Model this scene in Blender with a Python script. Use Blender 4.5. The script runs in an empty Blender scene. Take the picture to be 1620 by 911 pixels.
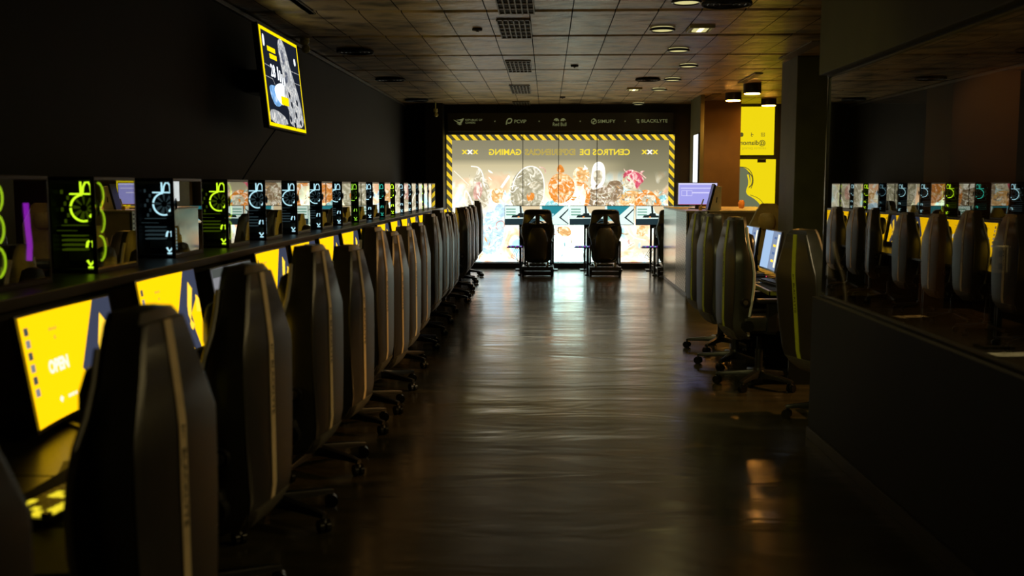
import bpy, bmesh, math, random
from mathutils import Vector, Matrix
random.seed(7)
C = bpy.context.scene.collection
PI = math.pi
R = math.radians
sin, cos = math.sin, math.cos

# ------------------------------------------------------------------ camera
CAM = Vector((0, 0, 1.6)); YAW = R(2.03); PIT = R(5.87); FPX = 1575.0
cf = Vector((-sin(YAW)*cos(PIT), cos(YAW)*cos(PIT), -sin(PIT)))
cr = Vector((cos(YAW), sin(YAW), 0)); cu = cr.cross(cf)
def ray(px, py):
    return cf + cr*((px-810)/FPX) + cu*((455.5-py)/FPX)
def onY(px, py, Y):
    d = ray(px, py); t = Y/d.y; return (d.x*t, 1.6+d.z*t)
def onX(px, py, X):
    d = ray(px, py); t = X/d.x; return (d.y*t, 1.6+d.z*t)
def onZ(px, py, Z):
    d = ray(px, py); t = (Z-1.6)/d.z; return (d.x*t, d.y*t)
cam_d = bpy.data.cameras.new('camera'); cam = bpy.data.objects.new('camera', cam_d); C.objects.link(cam)
cam.location = CAM
M = Matrix((cr, cu, -cf)).transposed()
cam.rotation_euler = M.to_euler()
cam_d.sensor_width = 36; cam_d.lens = 36*FPX/1620; cam_d.clip_start = .05
cam_d.dof.use_dof = True; cam_d.dof.focus_distance = 12.0; cam_d.dof.aperture_fstop = 2.4
bpy.context.scene.camera = cam

# ------------------------------------------------------------------ materials
def mat(name, col, rough=.5, metal=0, spec=.5, noise=0, nscale=20, bump=0, bscale=200, coat=0):
    m = bpy.data.materials.new(name); m.use_nodes = True
    nt = m.node_tree; b = nt.nodes['Principled BSDF']
    b.inputs['Base Color'].default_value = (*col, 1); b.inputs['Roughness'].default_value = rough
    b.inputs['Metallic'].default_value = metal; b.inputs['Specular IOR Level'].default_value = spec
    b.inputs['Coat Weight'].default_value = coat
    tc = nt.nodes.new('ShaderNodeTexCoord')
    if noise:
        n = nt.nodes.new('ShaderNodeTexNoise'); n.inputs['Scale'].default_value = nscale; n.inputs['Detail'].default_value = 4
        nt.links.new(tc.outputs['Object'], n.inputs['Vector'])
        r = nt.nodes.new('ShaderNodeMapRange'); r.inputs['From Min'].default_value = .3; r.inputs['From Max'].default_value = .7
        r.inputs['To Min'].default_value = 1-noise; r.inputs['To Max'].default_value = 1+noise
        nt.links.new(n.outputs['Fac'], r.inputs['Value'])
        x = nt.nodes.new('ShaderNodeVectorMath'); x.operation = 'SCALE'; x.inputs[0].default_value = col
        nt.links.new(r.outputs[0], x.inputs['Scale']); nt.links.new(x.outputs[0], b.inputs['Base Color'])
    if bump:
        n = nt.nodes.new('ShaderNodeTexNoise'); n.inputs['Scale'].default_value = bscale
        nt.links.new(tc.outputs['Object'], n.inputs['Vector'])
        bp = nt.nodes.new('ShaderNodeBump'); bp.inputs['Strength'].default_value = bump; bp.inputs['Distance'].default_value = .002
        nt.links.new(n.outputs['Fac'], bp.inputs['Height']); nt.links.new(bp.outputs[0], b.inputs['Normal'])
    return m
def em(name, col, s=1.0, sample=True):
    m = bpy.data.materials.new(name); m.use_nodes = True; nt = m.node_tree; nt.nodes.clear()
    e = nt.nodes.new('ShaderNodeEmission'); e.inputs[0].default_value = (*col, 1); e.inputs[1].default_value = s
    o = nt.nodes.new('ShaderNodeOutputMaterial'); nt.links.new(e.outputs[0], o.inputs[0])
    if not sample: m.cycles.emission_sampling = 'NONE'
    return m
def glass(name, tint, refl, rough=.0, ior=1.5):
    """thin pane: see-through share + mirror share that grows at grazing angles"""
    m = bpy.data.materials.new(name); m.use_nodes = True; nt = m.node_tree; nt.nodes.clear()
    t = nt.nodes.new('ShaderNodeBsdfTransparent'); t.inputs[0].default_value = (*tint, 1)
    g = nt.nodes.new('ShaderNodeBsdfGlossy'); g.inputs['Roughness'].default_value = rough; g.inputs[0].default_value = (.95, .95, .92, 1)
    f = nt.nodes.new('ShaderNodeLayerWeight')
    p = nt.nodes.new('ShaderNodeMath'); p.operation = 'POWER'; p.inputs[1].default_value = ior; nt.links.new(f.outputs['Facing'], p.inputs[0])
    a = nt.nodes.new('ShaderNodeMath'); a.operation = 'MULTIPLY_ADD'; a.use_clamp = True; a.inputs[1].default_value = 1-refl; a.inputs[2].default_value = refl
    nt.links.new(p.outputs[0], a.inputs[0])
    x = nt.nodes.new('ShaderNodeMixShader'); nt.links.new(a.outputs[0], x.inputs[0]); nt.links.new(t.outputs[0], x.inputs[1]); nt.links.new(g.outputs[0], x.inputs[2])
    o = nt.nodes.new('ShaderNodeOutputMaterial'); nt.links.new(x.outputs[0], o.inputs[0])
    return m
K = {}
K['black'] = mat('black_plastic', (.012, .012, .011), .35, noise=.2, nscale=30)
K['blackm'] = mat('black_metal', (.015, .015, .014), .28, .6, noise=.15)
K['leather'] = mat('black_leatherette', (.03, .03, .022), .30, spec=.9, noise=.15, bump=.3, bscale=300)
K['trim'] = mat('pale_grey_piping', (.72, .72, .66), .35, noise=.06)
K['leather2'] = mat('charcoal_panel_leather', (.020, .018, .015), .36, spec=1.0, noise=.12, nscale=12, bump=.3, bscale=260)
K['lip'] = mat('grey_lower_panel', (.10, .092, .072), .42, noise=.12)
K['tan'] = mat('warm_lit_stripe', (.80, .63, .38), .5, noise=.1)  # same stripe as the lime one, warm light put into its colour
K['lime'] = mat('lime_stripe', (.50, .56, .03), .5, noise=.08)
K['letter'] = mat('dark_lettering', (.02, .02, .015), .5, noise=.1)
K['chrome'] = mat('chrome', (.6, .58, .52), .15, 1, noise=.05)
K['steel'] = mat('brushed_steel', (.35, .33, .28), .3, .9, noise=.1)
K['desk'] = mat('dark_desk_laminate', (.03, .028, .022), .3, noise=.25, nscale=8)
K['deskedge'] = mat('lime_desk_edge', (.25, .28, .03), .4, noise=.1)
K['ledge'] = mat('dark_brown_ledge', (.045, .036, .024), .35, noise=.2, nscale=6)
K['wall'] = mat('near_black_wall_paint', (.012, .010, .006), .7, noise=.15, nscale=3, bump=.2, bscale=60)
K['wallb'] = mat('black_wall_paint', (.006, .006, .006), .6, noise=.2, nscale=3)
K['olive'] = mat('dark_olive_paint', (.09, .085, .03), .6, noise=.15, nscale=4)
K['fascia'] = mat('olive_fascia_paint', (.06, .055, .012), .6, noise=.12, nscale=4)
K['column'] = mat('brown_column_paint', (.115, .066, .018), .6, noise=.12, nscale=4)
K['cream'] = mat('cream_plastic', (.75, .66, .42), .45, noise=.06)
K['wood'] = mat('tan_countertop', (.42, .34, .18), .35, noise=.2, nscale=12)
K['fixture'] = mat('white_enamel', (.55, .52, .32), .4, noise=.06)
K['vent'] = mat('vent_tan_metal', (.17, .14, .085), .5, noise=.1)
K['dark'] = mat('recess_black', (.004, .004, .004), .8, noise=.1)
K['paper'] = mat('white_paper', (.8, .8, .75), .7, noise=.04)
K['white'] = mat('white_print', (.8, .8, .75), .6, noise=.03)
K['key'] = em('key_glow', (1, .80, .03), .95, False)
K['yellow'] = em('yellow_screen', (1.0, .56, .002), 1.45)
K['yellowd'] = em('yellow_screen_shade', (1.0, .62, .04), 1.45)
K['navy'] = em('screen_navy', (.055, .065, .11), .9)
K['swhite'] = em('screen_white', (1, .95, .75), 1.1)
K['sgrey'] = em('screen_grey', (.25, .25, .27), 1.0)
K['slate'] = em('screen_slate', (.10, .11, .10), .8)
K['sblue'] = em('screen_pale_blue', (.24, .31, .46), 1.0); K['sbar'] = em('screen_side_bar', (.40, .58, .85), 1.0)
K['sblue2'] = em('screen_mid_blue', (.12, .20, .42), .9)
K['lav'] = em('screen_lavender', (.38, .37, .85), 1.0)
K['lav2'] = em('screen_lavender_light', (.70, .68, 1.0), 1.0)
K['pink'] = em('screen_red_edge', (.75, .05, .2), .9, False)
K['downlight'] = em('downlight_glow', (.75, .68, .30), .9, False)
K['lamp'] = em('lamp_glow', (1, .82, .45), 3.0, False)
K['spot_lens'] = em('spot_lens_glow', (1, .40, .06), 110.0)
K['pc_glass'] = glass('pc_side_glass', (.80, .82, .76), .14, 0, 2.6)
K['pc_end'] = glass('pc_end_glass', (.9, .92, .85), .015, 0, 5)
K['booth'] = glass('booth_glass', (.62, .61, .54), .37, 0, 4)
GL = {'lime': ((.62, 1, .02), 1.5), 'ice': ((.45, .75, 1), 1.4), 'dim': ((.18, .35, .5), .8), 'green': ((.35, .8, .05), .9), 'teal': ((.05, .7, .6), .9), 'purple': ((.42, .02, .8), 1.4)}
for k, (c, s) in GL.items(): K['g_'+k] = em('glow_'+k, c, s, False)
for k in GL: K['h_'+k] = em('faint_glow_'+k, GL[k][0], GL[k][1]*.035, False)

# ------------------------------------------------------------------ mesh builder
class MB:
    def __init__(s): s.v = []; s.f = []; s.m = []; s.mats = []
    def mi(s, m):
        if m not in s.mats: s.mats.append(m)
        return s.mats.index(m)
    def add(s, vs, fs, m='black', T=None):
        n = len(s.v); s.v += [tuple(T @ Vector(v)) if T else tuple(v) for v in vs]
        k = s.mi(m); s.f += [tuple(i+n for i in f) for f in fs]; s.m += [k]*len(fs); return s
    def box(s, c, d, m='black', T=None):
        x, y, z = c; a, b, e = d[0]/2, d[1]/2, d[2]/2
        vs = [(x+i*a, y+j*b, z+k*e) for i in (-1, 1) for j in (-1, 1) for k in (-1, 1)]
        return s.add(vs, [(0, 1, 3, 2), (4, 6, 7, 5), (0, 4, 5, 1), (2, 3, 7, 6), (0, 2, 6, 4), (1, 5, 7, 3)], m, T)
    def bx(s, x0, x1, y0, y1, z0, z1, m='black', T=None):
        return s.box(((x0+x1)/2, (y0+y1)/2, (z0+z1)/2), (abs(x1-x0), abs(y1-y0), abs(z1-z0)), m, T)
    def loft(s, rings, m='black', caps=True, T=None, closed=True):
        n = len(rings[0]); vs = [p for r in rings for p in r]; fs = []
        for i in range(len(rings)-1):
            for j in range(n if closed else n-1):
                a = i*n+j; b = i*n+(j+1) % n
                fs.append((a, b, b+n, a+n))
        if caps: fs.append(tuple(range(n))[::-1]); fs.append(tuple(range(len(vs)-n, len(vs))))
        return s.add(vs, fs, m, T)
    def tube(s, path, r, m='black', n=8, T=None, caps=True):
        P = [Vector(p) for p in path]; rings = []
        rr = r if isinstance(r, (list, tuple)) else [r]*len(P)
        prev = None
        for i, p in enumerate(P):
            t = (P[min(i+1, len(P)-1)]-P[max(i-1, 0)]).normalized()
            if prev is None:
                a = Vector((0, 0, 1)) if abs(t.z) < .9 else Vector((1, 0, 0))
                u = t.cross(a).normalized()
            else:
                u = (prev - t*prev.dot(t)).normalized()
            w = t.cross(u); prev = u
            rings.append([p + (u*cos(2*PI*k/n)+w*sin(2*PI*k/n))*rr[i] for k in range(n)])
        return s.loft(rings, m, caps, T)
    def cyl(s, p0, p1, r, m='black', n=16, T=None, r1=None):
        return s.tube([p0, p1], [r, r if r1 is None else r1], m, n, T)
    def ring(s, c, u, w, R_, r, m, a0=0, a1=360, n=28, T=None, k=6):
        c, u, w = Vector(c), Vector(u), Vector(w); full = a1-a0 >= 360
        pts = [c+(u*cos(R(a0+(a1-a0)*i/n))+w*sin(R(a0+(a1-a0)*i/n)))*R_ for i in range(n+1)]
        return s.tube(pts, r, m, k, T, caps=not full)
    def sphere(s, c, r, m='black', n=12, T=None, sc=(1, 1, 1)):
        rings = []
        for i in range(1, n):
            a = PI*i/n; rings.append([(c[0]+sc[0]*r*sin(a)*cos(2*PI*j/(2*n)), c[1]+sc[1]*r*sin(a)*sin(2*PI*j/(2*n)), c[2]-sc[2]*r*cos(a)) for j in range(2*n)])
        return s.loft(rings, m, True, T)
    def prism(s, pts, fn, m='black', T=None):
        """pts 2D polygon; fn(u,v,k) -> 3D, k 0 back, 1 front"""
        n = len(pts); vs = [fn(u, v, 0) for u, v in pts]+[fn(u, v, 1) for u, v in pts]
        fs = [tuple(range(n))[::-1], tuple(range(n, 2*n))]+[(i, (i+1) % n, (i+1) % n+n, i+n) for i in range(n)]
        return s.add(vs, fs, m, T)
    def mesh(s, name, bevel=0, smooth=False, seg=2):
        me = bpy.data.meshes.new(name); me.from_pydata(s.v, [], s.f)
        for m in s.mats: me.materials.append(K[m])
        me.polygons.foreach_set('material_index', s.m)
        bm = bmesh.new(); bm.from_mesh(me)
        bmesh.ops.recalc_face_normals(bm, faces=bm.faces)
        if bevel:
            es = [e for e in bm.edges if len(e.link_faces) == 2 and e.calc_face_angle(0) > .6]
            bmesh.ops.bevel(bm, geom=es, offset=bevel, segments=seg, affect='EDGES', profile=.6, clamp_overlap=True)
        bm.to_mesh(me); bm.free()
        if smooth:
            me.shade_smooth(); me.set_sharp_from_angle(angle=R(smooth if smooth > 1 else 38))
        me.update(); return me
    def obj(s, name, parent=None, bevel=0, smooth=False, **kw):
        o = bpy.data.objects.new(name, s.mesh(name, bevel, smooth)); C.objects.link(o)
        if parent: o.parent = parent
        for a, b in kw.items():
            if b is not None: o[a] = b
        return o
def empty(name, label, cat, loc=(0, 0, 0), rz=0, group=None):
    o = bpy.data.objects.new(name, None); C.objects.link(o); o.location = loc; o.rotation_euler = (0, 0, rz)
    o.empty_display_size = .1
    o['label'] = label; o['category'] = cat
    if group: o['group'] = group
    return o
def struct(name, mb, bevel=0, smooth=False): return mb.obj(name, None, bevel, smooth, kind='structure')
def dup(root, loc, rz, label, group=None):
    def cp(o, parent):
        c = o.copy(); C.objects.link(c); c.parent = parent
        for ch in o.children: cp(ch, c)
        return c
    c = cp(root, None); c.location = loc; c.rotation_euler = (0, 0, rz); c['label'] = label
    if group: c['group'] = group
    return c
_tx = {}
def textgeo(s, size, align='CENTER', bold=0.0):
    key = (s, size, align, bold)
    if key in _tx: return _tx[key]
    cu_ = bpy.data.curves.new('t', 'FONT'); cu_.body = s; cu_.size = size; cu_.align_x = align; cu_.align_y = 'CENTER'
    cu_.offset = bold; cu_.resolution_u = 3
    o = bpy.data.objects.new('t', cu_); C.objects.link(o)
    dg = bpy.context.evaluated_depsgraph_get(); me = bpy.data.meshes.new_from_object(o.evaluated_get(dg))
    r = ([tuple(v.co) for v in me.vertices], [tuple(p.vertices) for p in me.polygons])
    bpy.data.objects.remove(o); bpy.data.curves.remove(cu_); bpy.data.meshes.remove(me)
    _tx[key] = r; return r
def text(mb, s, size, fn, m, align='CENTER', sx=1, bold=0.0, slant=0):
    vs, fs = textgeo(s, size, align, bold)
    mb.add([fn(v[0]*sx+slant*v[1], v[1]) for v in vs], fs, m)
def outline_curve(polys, depth, bevel=.0, m='black', name='c'):
    """2D closed outlines (first outer, rest holes) -> MB-like verts/faces of a solid with real thickness"""
    cu_ = bpy.data.curves.new(name, 'CURVE'); cu_.dimensions = '2D'; cu_.fill_mode = 'BOTH'; cu_.extrude = depth/2; cu_.bevel_depth = bevel; cu_.bevel_resolution = 2
    for P in polys:
        sp = cu_.splines.new('POLY'); sp.points.add(len(P)-1)
        for i, (x, y) in enumerate(P): sp.points[i].co = (x, y, 0, 1)
        sp.use_cyclic_u = True
    o = bpy.data.objects.new('c', cu_); C.objects.link(o)
    dg = bpy.context.evaluated_depsgraph_get(); me = bpy.data.meshes.new_from_object(o.evaluated_get(dg))
    r = ([tuple(v.co) for v in me.vertices], [tuple(p.vertices) for p in me.polygons])
    bpy.data.objects.remove(o); bpy.data.curves.remove(cu_); bpy.data.meshes.remove(me)
    return r
def smooth_poly(P, it=2):
    for _ in range(it):
        Q = []
        for i in range(len(P)):
            a, b = P[i], P[(i+1) % len(P)]
            Q += [(a[0]*.75+b[0]*.25, a[1]*.75+b[1]*.25), (a[0]*.25+b[0]*.75, a[1]*.25+b[1]*.75)]
        P = Q
    return P

# ------------------------------------------------------------------ setting
XL, XR, YB, YF, H = -2.74, 7.6, 19.5, -2.0, 3.15
def floor_mat():
    m = bpy.data.materials.new('polished_dark_floor'); m.use_nodes = True; nt = m.node_tree; b = nt.nodes['Principled BSDF']
    L = nt.links.new; N = nt.nodes.new
    tc = N('ShaderNodeTexCoord')
    mp = N('ShaderNodeMapping'); mp.inputs['Scale'].default_value = (.34, 1.15, 1); L(tc.outputs['Object'], mp.inputs[0])
    n1 = N('ShaderNodeTexNoise'); n1.inputs['Scale'].default_value = 2.2; n1.inputs['Detail'].default_value = 3.5; n1.inputs['Distortion'].default_value = .6; L(mp.outputs[0], n1.inputs[0])
    n2 = N('ShaderNodeTexNoise'); n2.inputs['Scale'].default_value = 7; n2.inputs['Detail'].default_value = 6; L(mp.outputs[0], n2.inputs[0])
    n3 = N('ShaderNodeTexNoise'); n3.inputs['Scale'].default_value = .8; n3.inputs['Detail'].default_value = 3; L(tc.outputs['Object'], n3.inputs[0])
    cr_ = N('ShaderNodeValToRGB'); cr_.color_ramp.elements[0].color = (.020, .020, .011, 1); cr_.color_ramp.elements[1].color = (.095, .078, .040, 1)
    cr_.color_ramp.elements[0].position = .2; cr_.color_ramp.elements[1].position = .95
    L(n2.outputs[0], cr_.inputs[0]); L(cr_.outputs[0], b.inputs['Base Color'])
    mr = N('ShaderNodeMapRange'); mr.inputs['From Min'].default_value = .3; mr.inputs['From Max'].default_value = .7; mr.inputs['To Min'].default_value = .15; mr.inputs['To Max'].default_value = .28
    L(n3.outputs[0], mr.inputs[0]); L(mr.outputs[0], b.inputs['Roughness'])
    ad = N('ShaderNodeMath'); ad.operation = 'MULTIPLY_ADD'; ad.inputs[1].default_value = .045; L(n2.outputs[0], ad.inputs[0]); L(n1.outputs[0], ad.inputs[2])
    bp = N('ShaderNodeBump'); bp.inputs['Strength'].default_value = .6; bp.inputs['Distance'].default_value = .02
    L(ad.outputs[0], bp.inputs['Height']); L(bp.outputs[0], b.inputs['Normal'])
    b.inputs['Specular IOR Level'].default_value = 1.0; b.inputs['Specular Tint'].default_value = (1, .90, .72, 1)
    return m
K['floor'] = floor_mat()
def ceil_mat():
    m = bpy.data.materials.new('stained_ceiling_panels'); m.use_nodes = True; nt = m.node_tree; b = nt.nodes['Principled BSDF']
    L = nt.links.new; N = nt.nodes.new
    tc = N('ShaderNodeTexCoord'); mp = N('ShaderNodeMapping'); mp.inputs['Scale'].default_value = (1, 1.4, 1); L(tc.outputs['Object'], mp.inputs[0])
    n = N('ShaderNodeTexNoise'); n.inputs['Scale'].default_value = 2.6; n.inputs['Detail'].default_value = 5; L(mp.outputs[0], n.inputs[0])
    r = N('ShaderNodeValToRGB'); e = r.color_ramp.elements; e[0].position = .32; e[0].color = (.07, .046, .022, 1); e[1].position = .56; e[1].color = (.50, .36, .18, 1)
    L(n.outputs[0], r.inputs[0]); L(r.outputs[0], b.inputs['Base Color']); b.inputs['Roughness'].default_value = .38
    bp = N('ShaderNodeBump'); bp.inputs['Strength'].default_value = .6; bp.inputs['Distance'].default_value = .05; L(n.outputs[0], bp.inputs['Height']); L(bp.outputs[0], b.inputs['Normal'])
    return m
K['ceil'] = ceil_mat()
struct('floor', MB().bx(XL-.1, XR+.1, YF-.1, YB+.1, -.12, 0, 'floor'))
mb = MB().bx(XL-.1, XR+.1, YF-.1, YB+.1, H+.03, H+.15, 'dark')
rowY = [19.5, 18.05, 16.65, 15.15, 13.65, 12.15, 10.6, 9.1, 7.6, 6.1, 4.6, 3.1, 1.6, .1, -2]
rnd = random.Random(3)
for i in range(len(rowY)-1):
    y1, y0 = rowY[i]-.008, rowY[i+1]+.008
    x = -.167 - .385*7; x = XL
    while x < XR:
        x1 = min(-.167+.385*(math.floor((x+.167)/.385+1e-6)+1), XR)
        a, c = x+.005, x1-.005; t = rnd.uniform(-.004, .004); g = .012
        if c-a > .03:
            vs = []
            for (yy, dz) in ((y0, .022), (y0+.06, .004), (y0+.3, -t*.5), ((y0+y1)/2, 0), (y1-.3, t*.5), (y1-.06, .004), (y1, .022)):
                vs += [(a, yy, H+dz), (c, yy, H+dz)]
            fs = [(2*k, 2*k+1, 2*k+3, 2*k+2) for k in range(6)]
            mb.add(vs, fs, 'ceil')
        x = x1
ceil = struct('ceiling', mb)
struct('wall_left', MB().bx(XL-.12, XL, YF, YB, 0, H+.03, 'wall'))
struct('wall_right', MB().bx(XR, XR+.12, YF, YB, 0, H+.03, 'wallb'))
struct('wall_front', MB().bx(XL-.12, XR+.12, YF-.12, YF, 0, H+.03, 'wallb'))
struct('wall_back', MB().bx(XL-.12, XR+.12, YB, YB+.12, 0, H+.03, 'wallb'))
# black pier at the back-left corner and lit strip of wall
struct('trim_1', MB().bx(XL, XL+.035, YF, 19.4, H-.05, H-.012, 'lip'), .004)
MX0, MX1 = onY(707, 300, 19.4)[0], onY(1066, 300, 19.4)[0]
MZ1, MZ0 = onY(880, 213, 19.4)[1], onY(880, 414, 19.4)[1]
pier_x = onY(674, 300, 19.0)[0]
struct('wall_pier', MB().bx(pier_x, MX0-.03, 19.0, YB, 0, H+.02, 'wallb'))
struct('baseboard_back', MB().bx(MX0-.03, 2.9, 19.25, YB, 0, MZ0-.015, 'wallb'), .006)

# partition with tinted glass on the right (plane turned one degree)
AP = math.atan((841-866)/1575)
P0 = Vector((1.675, 6.32, 0))
TP = Matrix.Translation(P0) @ Matrix.Rotation(-AP, 4, 'Z')   # local -Y runs towards the camera
gz0 = .92; gz1 = 2.285
e1 = onX(1291, 471, 1.68); e2 = onX(1299, 118, 1.675); gz0 = e1[1]; gz1 = e2[1]
K['partition'] = mat('partition_dark_paint', (.007, .0068, .003), .7, noise=.12, nscale=3)
mb = MB().bx(0, .12, -8.1, 0, 0, gz0, 'partition', TP)
struct('wall_partition', mb, .004)
struct('baseboard_partition', MB().bx(-.014, 0, -8.1, 0, 0, .07, 'ledge', TP), .003)
struct('wall_fascia', MB().bx(-.0, .14, -8.1, 0, gz1, H+.02, 'fascia', TP), .004)
w = MB().bx(.065, .071, -8.1, -.012, gz0+.006, gz1-.006, 'booth', TP)
win = bpy.data.objects.new('window_1', w.mesh('window_1')); C.objects.link(win); win['kind'] = 'structure'
fr = MB().bx(.055, .08, -.012, .0, gz0, gz1, 'chrome', TP)
fr.bx(.05, .085, -8.1, 0, gz1-.012, gz1+.0, 'black', TP).bx(.05, .085, -8.1, 0, gz0, gz0+.01, 'black', TP)
fo = fr.obj('window_frame', win)
# booth back side beyond the glass
COLX = (onY(1505, 200, 13.95)[0], onY(1611, 200, 13.95)[0])
struct('column_booth', MB().bx(COLX[0], COLX[1], 13.95, 14.9, 0, H+.02, 'column'), .01)
# big dark column
bc = onY(1262, 95, 12.3)[0]
struct('column_dark', MB().bx(bc, bc+.9, 12.3, 13.1, 0, H+.02, 'olive'), .01)
struct('column_brown', MB().bx(onY(1113, 250, 18.6)[0], onY(1171, 250, 18.6)[0], 18.6, 19.45, 0, H+.02, 'column'), .01)
struct('wall_stub', MB().bx(2.62, onY(1113, 250, 17.4)[0], 17.4, 18.59, 0, H+.02, 'olive'), .006)

# ------------------------------------------------------------------ backlit mural
def mural_mat():
    m = bpy.data.materials.new('backlit_mural_film'); m.use_nodes = True; nt = m.node_tree; nt.nodes.clear()
    L = nt.links.new; N = nt.nodes.new
    tc = N('ShaderNodeTexCoord'); sx = N('ShaderNodeSeparateXYZ'); L(tc.outputs['Object'], sx.inputs[0])
    def ramp(src, els):
        r = N('ShaderNodeValToRGB'); e = r.color_ramp.elements
        e[0].position, e[0].color = els[0][0], (*els[0][1], 1); e[1].position, e[1].color = els[1][0], (*els[1][1], 1)
        for p, c in els[2:]:
            q = e.new(p); q.color = (*c, 1)
        L(src, r.inputs[0]); return r
    mr = N('ShaderNodeMapRange'); mr.inputs['From Min'].default_value = MZ0; mr.inputs['From Max'].default_value = MZ1; L(sx.outputs['Z'], mr.inputs[0])
    mx = N('ShaderNodeMapRange'); mx.inputs['From Min'].default_value = MX0; mx.inputs['From Max'].default_value = MX1; L(sx.outputs['X'], mx.inputs[0])
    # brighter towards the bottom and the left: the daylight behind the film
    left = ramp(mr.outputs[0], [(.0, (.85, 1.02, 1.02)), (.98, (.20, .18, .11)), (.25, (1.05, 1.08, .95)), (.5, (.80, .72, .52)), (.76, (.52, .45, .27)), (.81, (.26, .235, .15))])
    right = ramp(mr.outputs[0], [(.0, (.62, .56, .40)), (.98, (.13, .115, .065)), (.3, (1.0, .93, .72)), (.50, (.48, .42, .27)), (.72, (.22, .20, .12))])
    mix = N('ShaderNodeMix'); mix.data_type = 'RGBA'
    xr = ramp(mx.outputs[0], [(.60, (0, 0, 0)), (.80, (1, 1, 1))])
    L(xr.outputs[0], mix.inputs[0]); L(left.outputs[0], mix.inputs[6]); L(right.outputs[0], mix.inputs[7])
    # pastel paint-like colour fields in the lower two thirds
    n = N('ShaderNodeTexNoise'); n.inputs['Scale'].default_value = 2.1; n.inputs['Detail'].default_value = 3; n.inputs['Distortion'].default_value = 1.6; L(tc.outputs['Object'], n.inputs[0])
    col = ramp(n.outputs[0], [(.30, (.4, 1.2, 1.5)), (.72, (1.5, .40, .12)), (.38, (.8, 1.6, 1.9)), (.46, (1.7, 1.7, 1.5)), (.53, (1.5, 1.3, .85)), (.60, (1.7, .75, .42))])
    n2 = N('ShaderNodeTexNoise'); n2.inputs['Scale'].default_value = 1.7; n2.inputs['Detail'].default_value = 4; n2.inputs['Distortion'].default_value = .8
    of = N('ShaderNodeVectorMath'); of.inputs[1].default_value = (7, 3, 5); L(tc.outputs['Object'], of.inputs[0]); L(of.outputs[0], n2.inputs[0])
    msk = ramp(n2.outputs[0], [(.46, (0, 0, 0)), (.56, (1, 1, 1))])
    hm = ramp(mr.outputs[0], [(.0, (.9, .9, .9)), (.72, (0, 0, 0)), (.35, (.8, .8, .8)), (.6, (.35, .35, .35))])
    mm = N('ShaderNodeMath'); mm.operation = 'MULTIPLY'; L(msk.outputs[0], mm.inputs[0]); L(hm.outputs[0], mm.inputs[1])
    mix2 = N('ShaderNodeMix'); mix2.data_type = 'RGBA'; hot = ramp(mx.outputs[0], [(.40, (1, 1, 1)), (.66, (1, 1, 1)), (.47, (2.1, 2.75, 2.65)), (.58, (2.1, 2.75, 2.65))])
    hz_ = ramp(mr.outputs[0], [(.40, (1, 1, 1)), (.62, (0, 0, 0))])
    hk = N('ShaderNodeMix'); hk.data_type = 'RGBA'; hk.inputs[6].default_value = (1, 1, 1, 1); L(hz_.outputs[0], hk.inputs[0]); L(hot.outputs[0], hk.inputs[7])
    L(mm.outputs[0], mix2.inputs[0]); L(mix.outputs[2], mix2.inputs[6]); L(col.outputs[0], mix2.inputs[7])
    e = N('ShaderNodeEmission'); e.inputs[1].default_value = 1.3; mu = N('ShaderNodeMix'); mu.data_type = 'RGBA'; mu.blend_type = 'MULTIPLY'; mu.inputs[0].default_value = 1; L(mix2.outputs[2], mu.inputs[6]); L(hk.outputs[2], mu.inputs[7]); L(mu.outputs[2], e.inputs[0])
    o = N('ShaderNodeOutputMaterial'); L(e.outputs[0], o.inputs[0]); return m
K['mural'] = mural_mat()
def hazard_mat():
    m = bpy.data.materials.new('hazard_stripes_backlit'); m.use_nodes = True; nt = m.node_tree; nt.nodes.clear()
    L = nt.links.new; N = nt.nodes.new
    tc = N('ShaderNodeTexCoord'); sx = N('ShaderNodeSeparateXYZ'); L(tc.outputs['Object'], sx.inputs[0])
    a = N('ShaderNodeMath'); L(sx.outputs['X'], a.inputs[0])
    zz = N('ShaderNodeMath'); zz.operation = 'MULTIPLY'; zz.inputs[1].default_value = .95; L(sx.outputs['Z'], zz.inputs[0]); L(zz.outputs[0], a.inputs[1])
    d = N('ShaderNodeMath'); d.operation = 'DIVIDE'; d.inputs[1].default_value = .167; L(a.outputs[0], d.inputs[0])
    f = N('ShaderNodeMath'); f.operation = 'FRACT'; L(d.outputs[0], f.inputs[0])
    g = N('ShaderNodeMath'); g.operation = 'GREATER_THAN'; g.inputs[1].default_value = .5; L(f.outputs[0], g.inputs[0])
    mx = N('ShaderNodeMix'); mx.data_type = 'RGBA'; mx.inputs[6].default_value = (.085, .075, .04, 1); mx.inputs[7].default_value = (.95, .66, .03, 1); L(g.outputs[0], mx.inputs[0])
    e = N('ShaderNodeEmission'); L(mx.outputs[2], e.inputs[0])
    o = N('ShaderNodeOutputMaterial'); L(e.outputs[0], o.inputs[0]); return m
K['hazard'] = hazard_mat()
def shade(nm, c, s=1.0): K[nm] = em(nm, c, s, False)
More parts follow.
